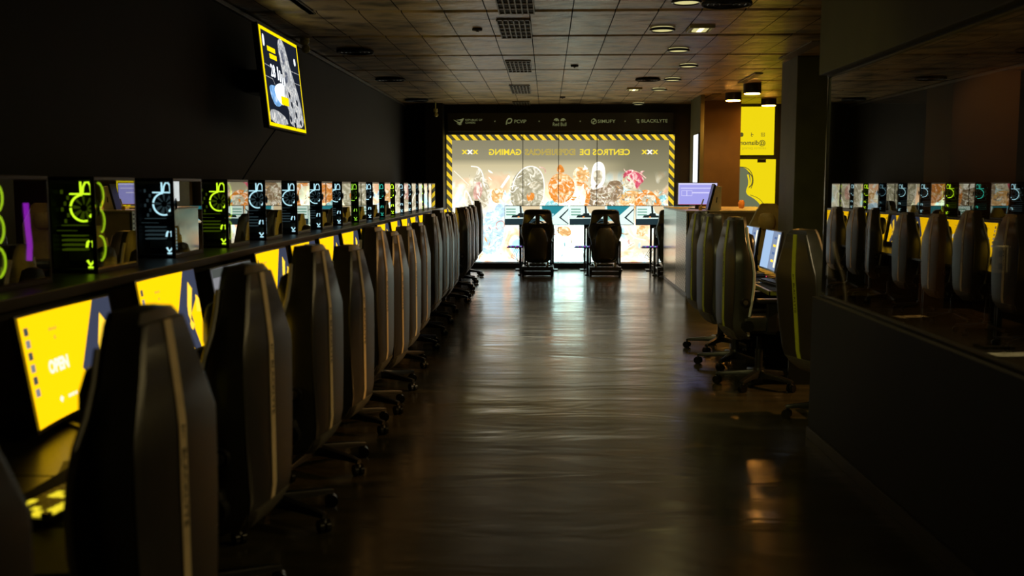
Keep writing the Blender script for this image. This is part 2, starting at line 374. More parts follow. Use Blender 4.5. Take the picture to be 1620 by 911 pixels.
def shade2(nm, c, s=1.0, amt=.6, sc_=7):
    m = em(nm, c, s, False); nt = m.node_tree; e = nt.nodes['Emission']; L = nt.links.new; N = nt.nodes.new
    tc = N('ShaderNodeTexCoord'); n = N('ShaderNodeTexNoise'); n.inputs['Scale'].default_value = sc_; n.inputs['Detail'].default_value = 4; n.inputs['Distortion'].default_value = 2.0
    L(tc.outputs['Object'], n.inputs[0]); r_ = N('ShaderNodeValToRGB'); q = r_.color_ramp.elements
    q[0].position = .36; q[0].color = (c[0]*.72, c[1]*.68, c[2]*.64, 1); q[1].position = .66; q[1].color = (c[0]+(1.6-c[0])*amt, c[1]+(1.5-c[1])*amt, c[2]+(1.3-c[2])*amt, 1)
    k = q.new(.50); k.color = (*c, 1)
    L(n.outputs['Fac'], r_.inputs[0]); L(r_.outputs[0], e.inputs[0]); K[nm] = m
shade2('m_orange', (1.0, .36, .06), 1.05); shade2('m_orange2', (1.0, .58, .22), 1.1); shade('m_white', (1, .97, .85), 1.35)
shade2('m_cream', (.80, .72, .50), .95); shade2('m_sage', (.60, .56, .38), .95); shade2('m_pink', (.85, .12, .20), .95); shade2('m_cyan', (.35, .80, .85), 1.05)
shade2('m_brown', (.44, .31, .18), .9); shade('m_line', (1, .95, .8), 1.3); shade('m_yel', (1, .78, .05), 1.0); shade('m_gold', (.75, .55, .05), .9); shade2('m_rose', (.9, .52, .42), 1.0)
shade('m_grey', (.25, .24, .19), .9); shade2('m_blue', (.62, .9, 1.15), 1.3)
mural = empty('backlit_mural', 'wide backlit window graphic with hazard-stripe border on the back wall', 'sign', ((MX0+MX1)/2, 19.4, MZ0))
def childw(mb, name, parent, **kw):
    """child built in world coordinates"""
    o = mb.obj(name, None, **kw); o.parent = parent
    bpy.context.view_layer.update(); o.matrix_parent_inverse = parent.matrix_world.inverted(); return o
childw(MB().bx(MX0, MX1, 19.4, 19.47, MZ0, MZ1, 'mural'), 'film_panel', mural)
bw = .105; y0, y1 = 19.39, 19.399
hb = MB().bx(MX0, MX1, y0, y1, MZ1-bw, MZ1, 'hazard').bx(MX0, MX0+bw, y0, y1, MZ0, MZ1-bw, 'hazard').bx(MX1-bw, MX1, y0, y1, MZ0+.9, MZ1-bw, 'hazard')
childw(hb, 'hazard_border', mural)
sm = MB()
for px in (827, 883.5, 944): 
    x = onY(px, 300, 19.38)[0]; sm.bx(x-.006, x+.006, 19.375, 19.39, MZ0, MZ1, 'dark')
childw(sm, 'panel_seam', mural)
lt = MB()
def fb(px, py, Y=19.385):            # text frame on the mural, seen from behind (mirrored)
    X, Z = onY(px, py, Y)
    return lambda u, v: (X-u, Y, Z+v)
def ff(px, py, Y):
    X, Z = onY(px, py, Y)
    return lambda u, v: (X+u, Y, Z+v)
text(lt, 'CENTROS DE', .155, fb(957, 241), 'm_yel', bold=.004, sx=1.04)
text(lt, 'GAMING', .155, fb(799, 241), 'm_yel', bold=.004, sx=1.04)
text(lt, 'EXPERIENCIAS', .155, fb(870.5, 241), 'm_gold', bold=.0045, sx=.98)
text(lt, 'EXPERIENCIAS', .155, fb(870.5, 241, 19.382), 'm_grey', bold=-.0035, sx=.98)
for cx in (743.5, 1028):
    for i, d in enumerate((-8.5, 0, 8.5)):
        text(lt, 'x', .16, fb(cx+d, 239.5), 'm_white' if i == 1 else 'm_yel', bold=.005, sx=1.15)
text(lt, 'REPUBLIC OF', .06, fb(1012, 401.5), 'm_white', sx=1.3); text(lt, 'GAMERS', .06, fb(1012, 406.5), 'm_white', sx=1.1)
childw(lt, 'lettering', mural)
# abstract colour shapes standing in for the printed figures (built as flat print on the film)
def art(pts, m, Y, mb, it=2):
    P = [onY(x, y, Y) for x, y in pts]; P = smooth_poly(P, it)
    mb.add([(x, Y, z) for x, z in P], [tuple(range(len(P)))], m)
def arcline(pts, m, Y, mb, wd=.012):
    P = [onY(x, y, Y) for x, y in pts]
    for _ in range(2):
        Q = [P[0]]
        for i in range(len(P)-1):
            a, b = P[i], P[i+1]; Q += [(a[0]*.75+b[0]*.25, a[1]*.75+b[1]*.25), (a[0]*.25+b[0]*.75, a[1]*.25+b[1]*.75)]
        P = Q+[P[-1]]
    for i in range(len(P)-1):
        a, b = Vector(P[i]), Vector(P[i+1]); d = (b-a)
        if d.length < 1e-5: continue
        n = Vector((-d.y, d.x)).normalized()*wd/2
        mb.add([(a.x+n.x, Y, a.y+n.y), (a.x-n.x, Y, a.y-n.y), (b.x-n.x, Y, b.y-n.y), (b.x+n.x, Y, b.y+n.y)], [(0, 1, 2, 3)], m)
ar = MB()
Y1, Y2, Y3 = 19.394, 19.391, 19.388
# left pale plume figure
art([(738, 330), (742, 300), (752, 278), (757, 264), (764, 270), (766, 285), (776, 295), (774, 330)], 'm_cream', Y1, ar)
art([(748, 300), (757, 285), (764, 292), (762, 312), (750, 318)], 'm_rose', Y2, ar)
arcline([(740, 330), (734, 318), (736, 298), (744, 312), (750, 330)], 'm_white', Y2, ar, .025)
arcline([(745, 263), (758, 264), (765, 278), (764, 290)], 'm_white', Y2, ar, .02)
arcline([(718, 270), (742, 293)], 'm_line', Y2, ar, .01)
# fist and staff
art([(776, 305), (782, 298), (792, 299), (797, 308), (790, 322), (779, 320)], 'm_orange2', Y2, ar)
arcline([(793, 297), (806, 278)], 'm_white', Y2, ar, .05)
art([(783, 325), (797, 318), (812, 330), (810, 345), (780, 345)], 'm_blue', Y1, ar)
# big round pale mass
art([(811, 330), (806, 305), (812, 280), (828, 264), (845, 262), (858, 272), (862, 292), (858, 318), (848, 332)], 'm_sage', Y1, ar)
arcline([(810, 300), (814, 282), (828, 265), (845, 262), (858, 273), (862, 295), (858, 325)], 'm_white', Y2, ar, .02)
arcline([(806, 296), (820, 292), (812, 306), (805, 300)], 'm_white', Y2, ar, .015)
arcline([(853, 264), (862, 266), (863, 274)], 'm_rose', Y2, ar, .02)
art([(832, 306), (846, 304), (845, 316), (835, 320)], 'm_orange', Y2, ar)
art([(836, 290), (852, 286), (858, 294), (848, 300), (838, 297)], 'm_cream', Y2, ar)
# orange mass in the middle
art([(866, 296), (872, 280), (884, 273), (900, 276), (910, 290), (909, 306), (898, 320), (882, 322), (870, 312)], 'm_orange', Y1, ar)
art([(872, 283), (884, 274), (900, 277), (908, 286), (890, 284)], 'm_orange2', Y2, ar)
art([(880, 272), (883, 261), (888, 260), (894, 270), (890, 274)], 'm_orange', Y2, ar)
arcline([(878, 306), (892, 309), (904, 303)], 'm_orange2', Y2, ar, .03)
art([(904, 278), (912, 264), (922, 264), (934, 272), (930, 286), (916, 288)], 'm_orange2', Y1, ar)
arcline([(912, 290), (926, 292), (932, 306), (927, 326)], 'm_orange', Y2, ar, .085)
art([(862, 322), (872, 314), (888, 326), (888, 342), (856, 342)], 'm_cyan', Y2, ar)
# hooded pale figure mass
art([(934, 300), (936, 268), (941, 257), (950, 255), (957, 262), (958, 282), (954, 294), (944, 300)], 'm_white', Y2, ar)
art([(938, 272), (947, 268), (954, 272), (952, 288), (945, 292), (939, 284)], 'm_cream', Y3, ar)
art([(926, 330), (932, 300), (944, 294), (958, 292), (970, 308), (976, 332)], 'm_brown', Y1, ar)
for k in range(5): arcline([(932+k*2, 304+k*6), (948, 308+k*6), (966, 304+k*6)], 'm_cream', Y2, ar, .018)
# right: shoulders, magenta plume, orange armour masses, teal shard
art([(958, 300), (964, 286), (982, 285), (988, 300), (980, 318), (968, 318)], 'm_brown', Y1, ar)
art([(974, 330), (984, 304), (1004, 300), (1024, 312), (1026, 332)], 'm_orange2', Y1, ar)
art([(988, 294), (986, 278), (994, 270), (1004, 274), (1006, 290), (998, 302)], 'm_cream', Y2, ar)
art([(985, 284), (988, 271), (1000, 267), (1014, 276), (1020, 286), (1012, 292), (1008, 302), (1002, 286), (993, 276)], 'm_pink', Y3, ar)
arcline([(1000, 270), (1012, 273), (1022, 282)], 'm_rose', Y3-.002, ar, .02)
art([(1004, 332), (1006, 306), (1024, 298), (1040, 310), (1050, 332)], 'm_orange', Y2, ar)
art([(1012, 322), (1020, 306), (1034, 310), (1036, 328)], 'm_cream', Y3, ar)
art([(1040, 312), (1052, 306), (1056, 314), (1048, 322)], 'm_cyan', Y3, ar)
# lower parts showing between the rigs
art([(770, 330), (790, 336), (800, 360), (790, 400), (760, 405), (764, 360)], 'm_blue', Y1, ar)
arcline([(786, 352), (794, 348), (800, 356), (792, 364), (784, 362), (786, 352)], 'm_rose', Y2, ar, .02)
art([(876, 360), (900, 356), (906, 372), (890, 376)], 'm_orange2', Y1, ar)
art([(1008, 362), (1016, 355), (1024, 362), (1018, 375), (1006, 372)], 'm_orange2', Y2, ar)
arcline([(990, 358), (1000, 376), (1022, 380)], 'm_white', Y1, ar, .02)
rs = random.Random(11)
pal = ['m_white', 'm_cream', 'm_orange2', 'm_rose', 'm_cyan', 'm_brown', 'm_orange', 'm_sage', 'm_white', 'm_blue', 'm_pink']
def strokes(x0, x1, y0, y1, n, cols_, L0=3, L1=12):
    for k in range(n):
        x = rs.uniform(x0, x1); y = rs.uniform(y0, y1); a = rs.uniform(0, PI); l = rs.uniform(L0, L1); b = rs.uniform(-.5, .5); w2 = rs.uniform(.08, .28)*l
        dx, dy = cos(a)*l/2, sin(a)*l/2; nx, ny = -sin(a)*w2, cos(a)*w2
        art([(x-dx, y-dy), (x+nx*(1+b), y+ny*(1+b)), (x+dx, y+dy), (x-nx*.4, y-ny*.4)], rs.choice(cols_), 19.3865-k*.00001, ar, 1)
strokes(740, 776, 270, 328, 26, ['m_white', 'm_cream', 'm_rose', 'm_cream'])
strokes(776, 812, 300, 326, 16, ['m_white', 'm_orange2', 'm_cream', 'm_blue'])
strokes(814, 858, 268, 326, 30, ['m_white', 'm_sage', 'm_cream', 'm_sage'])
strokes(872, 906, 280, 320, 18, ['m_orange', 'm_orange2', 'm_orange', 'm_rose'])
strokes(904, 932, 264, 326, 28, ['m_orange2', 'm_cream', 'm_orange', 'm_white'])
strokes(930, 975, 292, 330, 34, ['m_white', 'm_cream', 'm_brown', 'm_sage'])
strokes(958, 990, 284, 328, 26, ['m_brown', 'm_orange2', 'm_gold', 'm_cream', 'm_brown'])
strokes(986, 1018, 268, 292, 20, ['m_pink', 'm_rose', 'm_pink', 'm_orange'])
strokes(976, 1050, 302, 330, 60, ['m_orange2', 'm_white', 'm_orange', 'm_cream', 'm_rose', 'm_brown', 'm_cyan'])
strokes(760, 1055, 356, 408, 60, ['m_white', 'm_cream', 'm_rose', 'm_cyan', 'm_blue', 'm_orange2'], 5, 16)
childw(ar, 'printed_artwork', mural)

# header signboard
hx0, hz1 = onY(708, 179, 19.3); hx1, hz0 = onY(1065, 207, 19.3)
K['header'] = mat('dark_olive_board', (.035, .034, .014), .5, noise=.1, nscale=5)
shade('logo', (.20, .21, .085), .55)  # unlit logos given a faint glow in place of light bounced off the ceiling
hd = empty('logo_board', 'dark header board with five sponsor logos above the backlit mural', 'sign', ((hx0+hx1)/2, 19.3, hz0))
childw(MB().bx(hx0, hx1, 19.3, 19.497, hz0, hz1, 'header'), 'board', hd)
YT = 19.294
lg = MB()
text(lg, 'REPUBLIC OF', .052, ff(736, 189.8, YT), 'logo', 'LEFT', 1.08); text(lg, 'GAMERS', .052, ff(736, 194.3, YT), 'logo', 'LEFT', 1.0)
def lp(pts, it=0, mb=lg): art(pts, 'logo', YT, mb, it)
lp([(717, 189), (725, 195), (729, 197), (734, 188), (730, 190), (727, 193.5)]); lp([(721, 190), (727, 189), (734, 187), (732, 191), (727, 190.5)])
lp([(722, 195), (727, 198), (731, 197), (727, 196)])
text(lg, 'PCVIP', .09, ff(823, 192.3, YT), 'logo', bold=.001, sx=1.0)
arcline([(801, 197), (802, 190), (805, 187.5), (810, 188), (809, 193), (806, 195), (803, 194.5)], 'logo', YT, lg, .022)
text(lg, 'Red Bull', .095, ff(885.3, 196.8, YT), 'logo', bold=.001, sx=.85)
for sgn in (-1, 1):
    c0 = 885.5
    lp([(c0+sgn*1, 190), (c0+sgn*3, 187.5), (c0+sgn*6, 187), (c0+sgn*9, 188.5), (c0+sgn*9.5, 191), (c0+sgn*7, 190), (c0+sgn*6, 192), (c0+sgn*4, 190.5), (c0+sgn*2, 192)])
text(lg, 'SIMUFY', .085, ff(959.5, 192, YT), 'logo', bold=.001, sx=1.22)
arcline([(939, 188.5), (943, 191), (936.5, 193), (940, 195.5)], 'logo', YT, lg, .018); arcline([(939.5, 187.5), (935.5, 190), (935.5, 194.5), (939.5, 196.5), (943.5, 194.5), (943.5, 190), (939.5, 187.5)], 'logo', YT, lg, .012)
text(lg, 'BLACKLYTE', .088, ff(1035.3, 191.4, YT), 'logo', bold=.001, sx=1.08)
for k in range(3): lp([(1006+k, 188.5+k*2.4), (1011+k*.5, 188.5+k*2.4), (1011, 190+k*2.4), (1007+k, 190+k*2.4)])
for px in (783, 853, 918, 989): text(lg, 'x', .06, ff(px, 191.5, YT), 'logo')
childw(lg, 'lettering', hd)

# yellow backlit window prints
K['ywin'] = em('yellow_window_film', (.88, .69, .006), 1.0)
shade('w_dark', (.10, .09, .02), .9); shade('w_grey', (.16, .18, .10), .9); shade('w_pale', (.62, .49, .01), .9)
def ypane(name, label, p0, p1):
    x0, z1 = onY(*p0, 19.45); x1, z0 = onY(*p1, 19.45)
    e = empty(name, label, 'sign', ((x0+x1)/2, 19.45, z0))
    childw(MB().bx(x0, x1, 19.45, 19.5, z0, z1, 'ywin'), 'film_panel', e); return e
e = ypane('yellow_window_graphic', 'upper yellow backlit window print with mirrored handle text', (1120, 169), (1224, 245))
lt = MB(); fq = lambda px, py: fb(px, py, 19.44)
text(lt, '@diamond', .125, fq(1188, 226), 'w_dark', 'CENTER', 1.0, bold=.002)
text(lt, 'centros gaming', .075, fq(1193, 234), 'w_pale', 'CENTER')
for px, k in ((1207, 0), (1190, 1), (1173, 2)):
    X, Z = onY(px, 213, 19.44)
    if k == 0:
        for a, b, c_, d in ((-.035, .035, .028, .035), (-.035, .035, -.035, -.028), (-.035, -.028, -.035, .035), (.028, .035, -.035, .035)): lt.bx(X+a, X+b, 19.438, 19.442, Z+c_, Z+d, 'w_dark')
        lt.ring((X, 19.44, Z), (1, 0, 0), (0, 0, 1), .015, .004, 'w_dark', n=12, k=4)
    elif k == 1:
        lt.ring((X, 19.44, Z-.012), (1, 0, 0), (0, 0, 1), .02, .006, 'w_dark', 0, 300, 12, k=4).bx(X-.022, X-.012, 19.438, 19.442, Z-.01, Z+.04, 'w_dark')
    else: lt.ring((X, 19.44, Z), (1, 0, 0), (0, 0, 1), .022, .02, 'w_dark', n=14, k=4)
childw(lt, 'lettering', e)
e = ypane('yellow_window_graphic', 'lower yellow backlit window print with grey headphone wearer silhouette', (1120, 252), (1225, 345))
ar = MB()
art([(1160, 266), (1171, 264), (1180, 266), (1186, 274), (1188, 286), (1184, 298), (1181, 308), (1190, 312), (1200, 320), (1206, 330), (1206, 345), (1160, 345)], 'w_grey', 19.444, ar)
arcline([(1170, 264), (1182, 265), (1190, 274), (1192, 288), (1188, 298)], 'w_dark', 19.441, ar, .014)
arcline([(1184, 272), (1191, 280), (1190, 292), (1184, 297)], 'w_dark', 19.441, ar, .02)
arcline([(1183, 276), (1186, 290), (1180, 304), (1186, 309)], 'ywin', 19.440, ar, .03)
arcline([(1186, 308), (1200, 313), (1208, 322), (1212, 334)], 'w_dark', 19.441, ar, .01)
childw(ar, 'printed_artwork', e)
X, Z = onY(1205, 254.5, 19.43); childw(MB().bx(X-.08, X+.08, 19.42, 19.45, Z-.03, Z+.03, 'black'), 'clip', e)

# ------------------------------------------------------------------ gaming chair
def chair_sections():
    zs = [.425, .455, .50, .56, .64, .72, .82, .92, 1.0, 1.06, 1.12, 1.19, 1.26, 1.31, 1.335]
    w = [.165, .188, .205, .217, .229, .239, .246, .25, .25, .248, .216, .180, .146, .118, .088]
    yr = [-.235, -.262, -.29, -.30, -.30, -.30, -.30, -.30, -.30, -.30, -.294, -.286, -.277, -.270, -.262]
    zs = [.36+(z-.425)*.95/.91 for z in zs]
    wg = [.02, .03, .05, .08, .10, .12, .14, .14, .115, .085, .05, .03, .02, .01, .0]
    wg = [g*.45 for g in wg]
    return zs, w, yr, wg
def make_chair(name, label, stripe, loc, rz, group):
    t = empty(name, label, 'chair', loc, rz, group)
    zs, w, yr, wg = chair_sections()
    rings = []
    for z, a, y, g in zip(zs, w, yr, wg):
        half = [(0, y+.008), (.5*a, y+.008), (.94*a, y+.012), (a, y+.05), (a+.014, y+.068+g), (a-.008, y+.096+g), (a-.04, y+.084+g), (.58*a, y+.085), (0, y+.08)]
        ring = [(x, yy, z) for x, yy in half] + [(-x, yy, z) for x, yy in half[-2:0:-1]]
        rings.append(ring)
    MB().loft(rings, 'leather').obj('backrest', t, smooth=50)
    for sg in (-1, 1):
        MB().tube([(sg*(a+.004), y+.092+g, z) for z, a, y, g in list(zip(zs, w, yr, wg))[1:-2]], .0105, 'trim', 8).obj('wing_piping', t, smooth=60)
    rings = []
    for z, a, y in list(zip(zs, w, yr))[2:-1]:
        rings.append([(-.93*a, y+.004, z), (-.84*a, y-.004, z), (.84*a, y-.004, z), (.93*a, y+.004, z), (.93*a, y+.02, z), (-.93*a, y+.02, z)])
    MB().loft(rings, 'leather2').obj('rear_panel', t, bevel=.002, smooth=25)
    rings = []
    for z, a, y in ((.445, .185, -.297), (.40, .155, -.275), (.362, .118, -.245), (.345, .10, -.225)):
        rings.append([(-a, y+.014, z), (-.85*a, y-.008, z), (.85*a, y-.008, z), (a, y+.014, z), (a, y+.05, z), (-a, y+.05, z)])
    MB().loft(rings, 'lip').obj('lower_panel', t, bevel=.003, smooth=30)
    rings = []
    for z, a, y in list(zip(zs, w, yr))[2:-1]:
        q = .0195
        rings.append([(-q, y-.0075, z), (q, y-.0075, z), (q, y-.003, z), (-q, y-.003, z)])
    s = MB().loft(rings, stripe).obj('stripe', t)
    lt = MB()
    text(lt, 'BLACKLYTE', .031, lambda u, v: (v, -.3084, .86-u), 'letter', 'CENTER', 1.25, bold=.0006)
    for k in range(3): lt.bx(-.008+.003*k, .008-.002*k, -.3086, -.3082, 1.012-k*.012, 1.02-k*.012, 'letter')
    lt.obj('lettering', s)
    # pillow
    rings = []
    for z, a, d in ((.95, .06, .02), (.97, .10, .045), (1.04, .12, .06), (1.11, .115, .06), (1.165, .09, .045), (1.18, .05, .02)):
        rings.append([(a*cos(q)*(1 if abs(cos(q)) < .9 else 1), -.125+d*sin(q), z) for q in [2*PI*k/16 for k in range(16)]])
    MB().loft(rings, 'leather').obj('headrest_pillow', t, smooth=60)
    sb = MB().box((0, .03, .475), (.36, .52, .09), 'leather')
    so = sb.obj('seat', t, bevel=.035, smooth=50)
    for sg in (-1, 1):
        MB().box((sg*.225, .02, .49), (.095, .48, .115), 'leather').obj('seat_bolster', t, bevel=.035, smooth=50)
    for sg in (-1, 1):
        a = MB().bx(sg*.285-.018, sg*.285+.018, -.05, .03, .43, .66, 'black').bx(sg*.15, sg*.30, -.04, .02, .415, .435, 'black')
        ao = a.obj('armrest', t, bevel=.006)
        MB().box((sg*.285, .01, .675), (.095, .27, .03), 'black').obj('arm_pad', ao, bevel=.012, smooth=40)
        MB().cyl((sg*.245, -.215, .66), (sg*.272, -.215, .66), .034, 'black', 20).cyl((sg*.272, -.215, .66), (sg*.277, -.215, .66), .018, 'steel', 16).obj('side_knob', t, smooth=40)
        MB().cyl((sg*.235, -.19, .475), (sg*.275, -.19, .475), .045, 'black', 20).obj('hinge_cover', t, smooth=40)
    MB().cyl((0, 0, .13), (0, 0, .30), .03, 'black', 16).cyl((0, 0, .30), (0, 0, .40), .018, 'blackm', 16).obj('gas_lift', t, smooth=40)
    MB().box((0, -.01, .412), (.2, .26, .035), 'black').cyl((.1, .02, .41), (.24, .05, .405), .008, 'blackm', 8).obj('tilt_plate', t, bevel=.004)
    MB().cyl((0, 0, .075), (0, 0, .15), .055, 'black', 20, None, .042).obj('base_hub', t, smooth=40)
    for k in range(5):
        an = R(90+72*k+12); d = Vector((cos(an), sin(an), 0)); n = Vector((-d.y, d.x, 0))
        rings = []
        for r_, z, hw, hh in ((.03, .105, .032, .028), (.15, .098, .027, .02), (.28, .088, .022, .014), (.335, .08, .018, .011)):
            c = d*r_
            rings.append([c-n*hw+Vector((0, 0, z-hh)), c+n*hw+Vector((0, 0, z-hh)), c+n*hw*.8+Vector((0, 0, z+hh)), c-n*hw*.8+Vector((0, 0, z+hh))])
        lg_ = MB().loft(rings, 'black').obj('base_leg', t, bevel=.004, smooth=40)
        a2 = an+random.Random(k*7+1).uniform(-1.2, 1.2); d2 = Vector((cos(a2), sin(a2), 0)); c = d*.325; c.z = .032
        w_ = MB()
        for sg in (-1, 1): w_.cyl(c+d2*(sg*.007), c+d2*(sg*.026), .0315, 'blackm', 18)
        w_.cyl(c+Vector((0, 0, .01)), c+Vector((0, 0, .055)), .008, 'blackm', 8).sphere(c+Vector((0, 0, .012)), .024, 'black', 6)
        w_.obj('caster', lg_, smooth=40)
    return t
XC = -1.235
left = [1.50, 2.42, 3.60, 4.60, 5.52, 6.42, 7.0, 7.8, 8.75, 9.75, 10.7, 11.6, 12.6, 13.6, 14.3, 15.3, 16.4, 17.6]
# stripe at mid height and top of the back as read off the photograph, per chair
lpx = [(-75, 800), (293, 750), (433, 620), (524, 560), (577, 520), (612, 470), (637, 470), (658, 450), (675, 440), (694, 420), (706, 410), (715, 400), (723, 400), (737, 390), (743, 380), (749, 380), (755, 375), (763, 365)]
tops = [None, (265, 490), (411, 420), (487, 389), (554, 389), (600, 360), (623, 367), (651, 359), (667, 353), (690, 339), (702, 333), (713, 339), (721, 336), (734, 329), (741, 328), (746, 327), (752, 324.5), (759, 318)]
turn = [-5, -4, -6, -5, -6, -4, -6, -4, -3, -4, -3, -2, -3, 12, -2, -1, -2, 0]
where = ['partly cut off at the lower left corner', 'nearest whole one, below the first OPEN monitor', 'second whole one, hiding the grey screen', 'third whole one from the front', 'fourth whole one from the front', 'fifth whole one from the front', 'sixth whole one from the front', 'seventh whole one from the front', 'eighth whole one from the front', 'ninth whole one from the front', 'tenth whole one from the front', 'eleventh whole one from the front', 'twelfth whole one from the front', 'turned slightly, fifth from the far end', 'fourth from the far end', 'third from the far end', 'second from the far end', 'last one next to the backlit mural']
def lift(c, dz):
    for ch in c.children:
        if ch.name.split('.')[0] not in ('base_leg', 'base_hub', 'gas_lift'): ch.location.z = dz
ch0 = None; cl = []
for i, (Y, (px, py)) in enumerate(zip(left, lpx)):
    xr = onY(px, py, Y)[0]; rz = PI/2+R(turn[i]); X = xr-.30
    lab = 'black gaming chair in left row, ' + where[i]
    if ch0 is None: ch0 = make_chair('gaming_chair', lab, 'tan', (X, Y, 0), rz, 'gaming chairs along the left row'); c = ch0
    else: c = dup(ch0, (X, Y, 0), rz, lab)
    cl.append(c)
for c, Y, tp_ in zip(cl, left, tops):
    if tp_: lift(c, max(-.06, min(.08, onY(tp_[0], tp_[1], Y)[1]-1.305)))
rch = make_chair('gaming_chair', 'black gaming chair with lime stripe, first of three at the right desk', 'lime', (onY(1144, 430, 7.95)[0]+.3, 7.95, 0), -PI/2+R(8), 'gaming chairs along the right desk')
for ch in rch.children:
    if ch.name.split('.')[0] not in ('base_leg', 'base_hub', 'gas_lift'): ch.location.z += .045
for (Y, px, lab) in ((8.85, 1112, 'black gaming chair with lime stripe, middle of three at the right desk'), (9.75, 1093, 'black gaming chair with lime stripe, third at the right desk beside the counter')):
    dup(rch, (onY(px, 430, Y)[0]+.3, Y, 0), -PI/2+R(9), lab)
P = onY(1265, 480, 6.62)
c4 = dup(rch, (P[0]+.31, 6.80, 0), R(-70), 'gaming chair with bright lime back stripe beside the glass partition edge')
RX = Matrix.Rotation(R(5.5), 4, 'X'); pv = Vector((0, -.25, .40))
for ch in c4.children:
    if ch.name.split('.')[0] in ('backrest', 'rear_panel', 'lower_panel', 'stripe', 'headrest_pillow', 'side_knob'):
        ch.rotation_euler = (R(5.5), 0, 0); ch.location = pv-(RX @ pv)
    elif ch.name.split('.')[0] not in ('base_leg', 'base_hub', 'gas_lift'): ch.location.z = 0
K['brownl'] = mat('tan_leather', (.55, .38, .13), .45, noise=.1, bump=.2)
for ch in rch.children:
    pass
bch = dup(rch, (onY(1212, 350, 13.6)[0], 13.75, 0), R(150), 'tan gaming chair standing behind the right monitors near the reception counter')
for ch in bch.children:
    if ch.name.startswith(('backrest', 'headrest')):
        ch.data = ch.data.copy(); ch.data.materials.clear(); ch.data.materials.append(K['brownl'])

# ------------------------------------------------------------------ ledge, desk, divider of the left row
LZ = 1.2; LX = -1.905
led = MB().bx(XL+.003, LX, -1.0, 18.25, LZ-.045, LZ, 'ledge')
o = led.obj('long_ledge', None, .004); o['label'] = 'long dark brown ledge carrying the row of computers on the left'; o['category'] = 'shelf'
dv = MB().bx(-2.06, -2.02, -1.0, 18.2, 0, LZ-.046, 'wall')
o = dv.obj('divider_panel', None, .003); o['label'] = 'black divider panel under the ledge behind the left monitors'; o['category'] = 'panel'
for k in range(10):
    y0 = -.9+k*1.905
    d = empty('gaming_desk', 'dark desk segment in the left row, number %s from the camera' % ['one','two','three','four','five','six','seven','eight','nine','ten'][k], 'desk', (-1.6, y0+.95, 0), 0, 'desk segments of the left row')
    MB().bx(-.415, .40, -.95, .95, .69, .72, 'desk').obj('desktop', d, .004)
    for sg in (-1, 1): MB().bx(-.40, .2, sg*.93-.012, sg*.93+.012, 0, .689, 'black').obj('side_panel', d, .002)
    MB().bx(-.40, -.385, -.91, .91, .35, .689, 'black').obj('modesty_panel', d, .002)

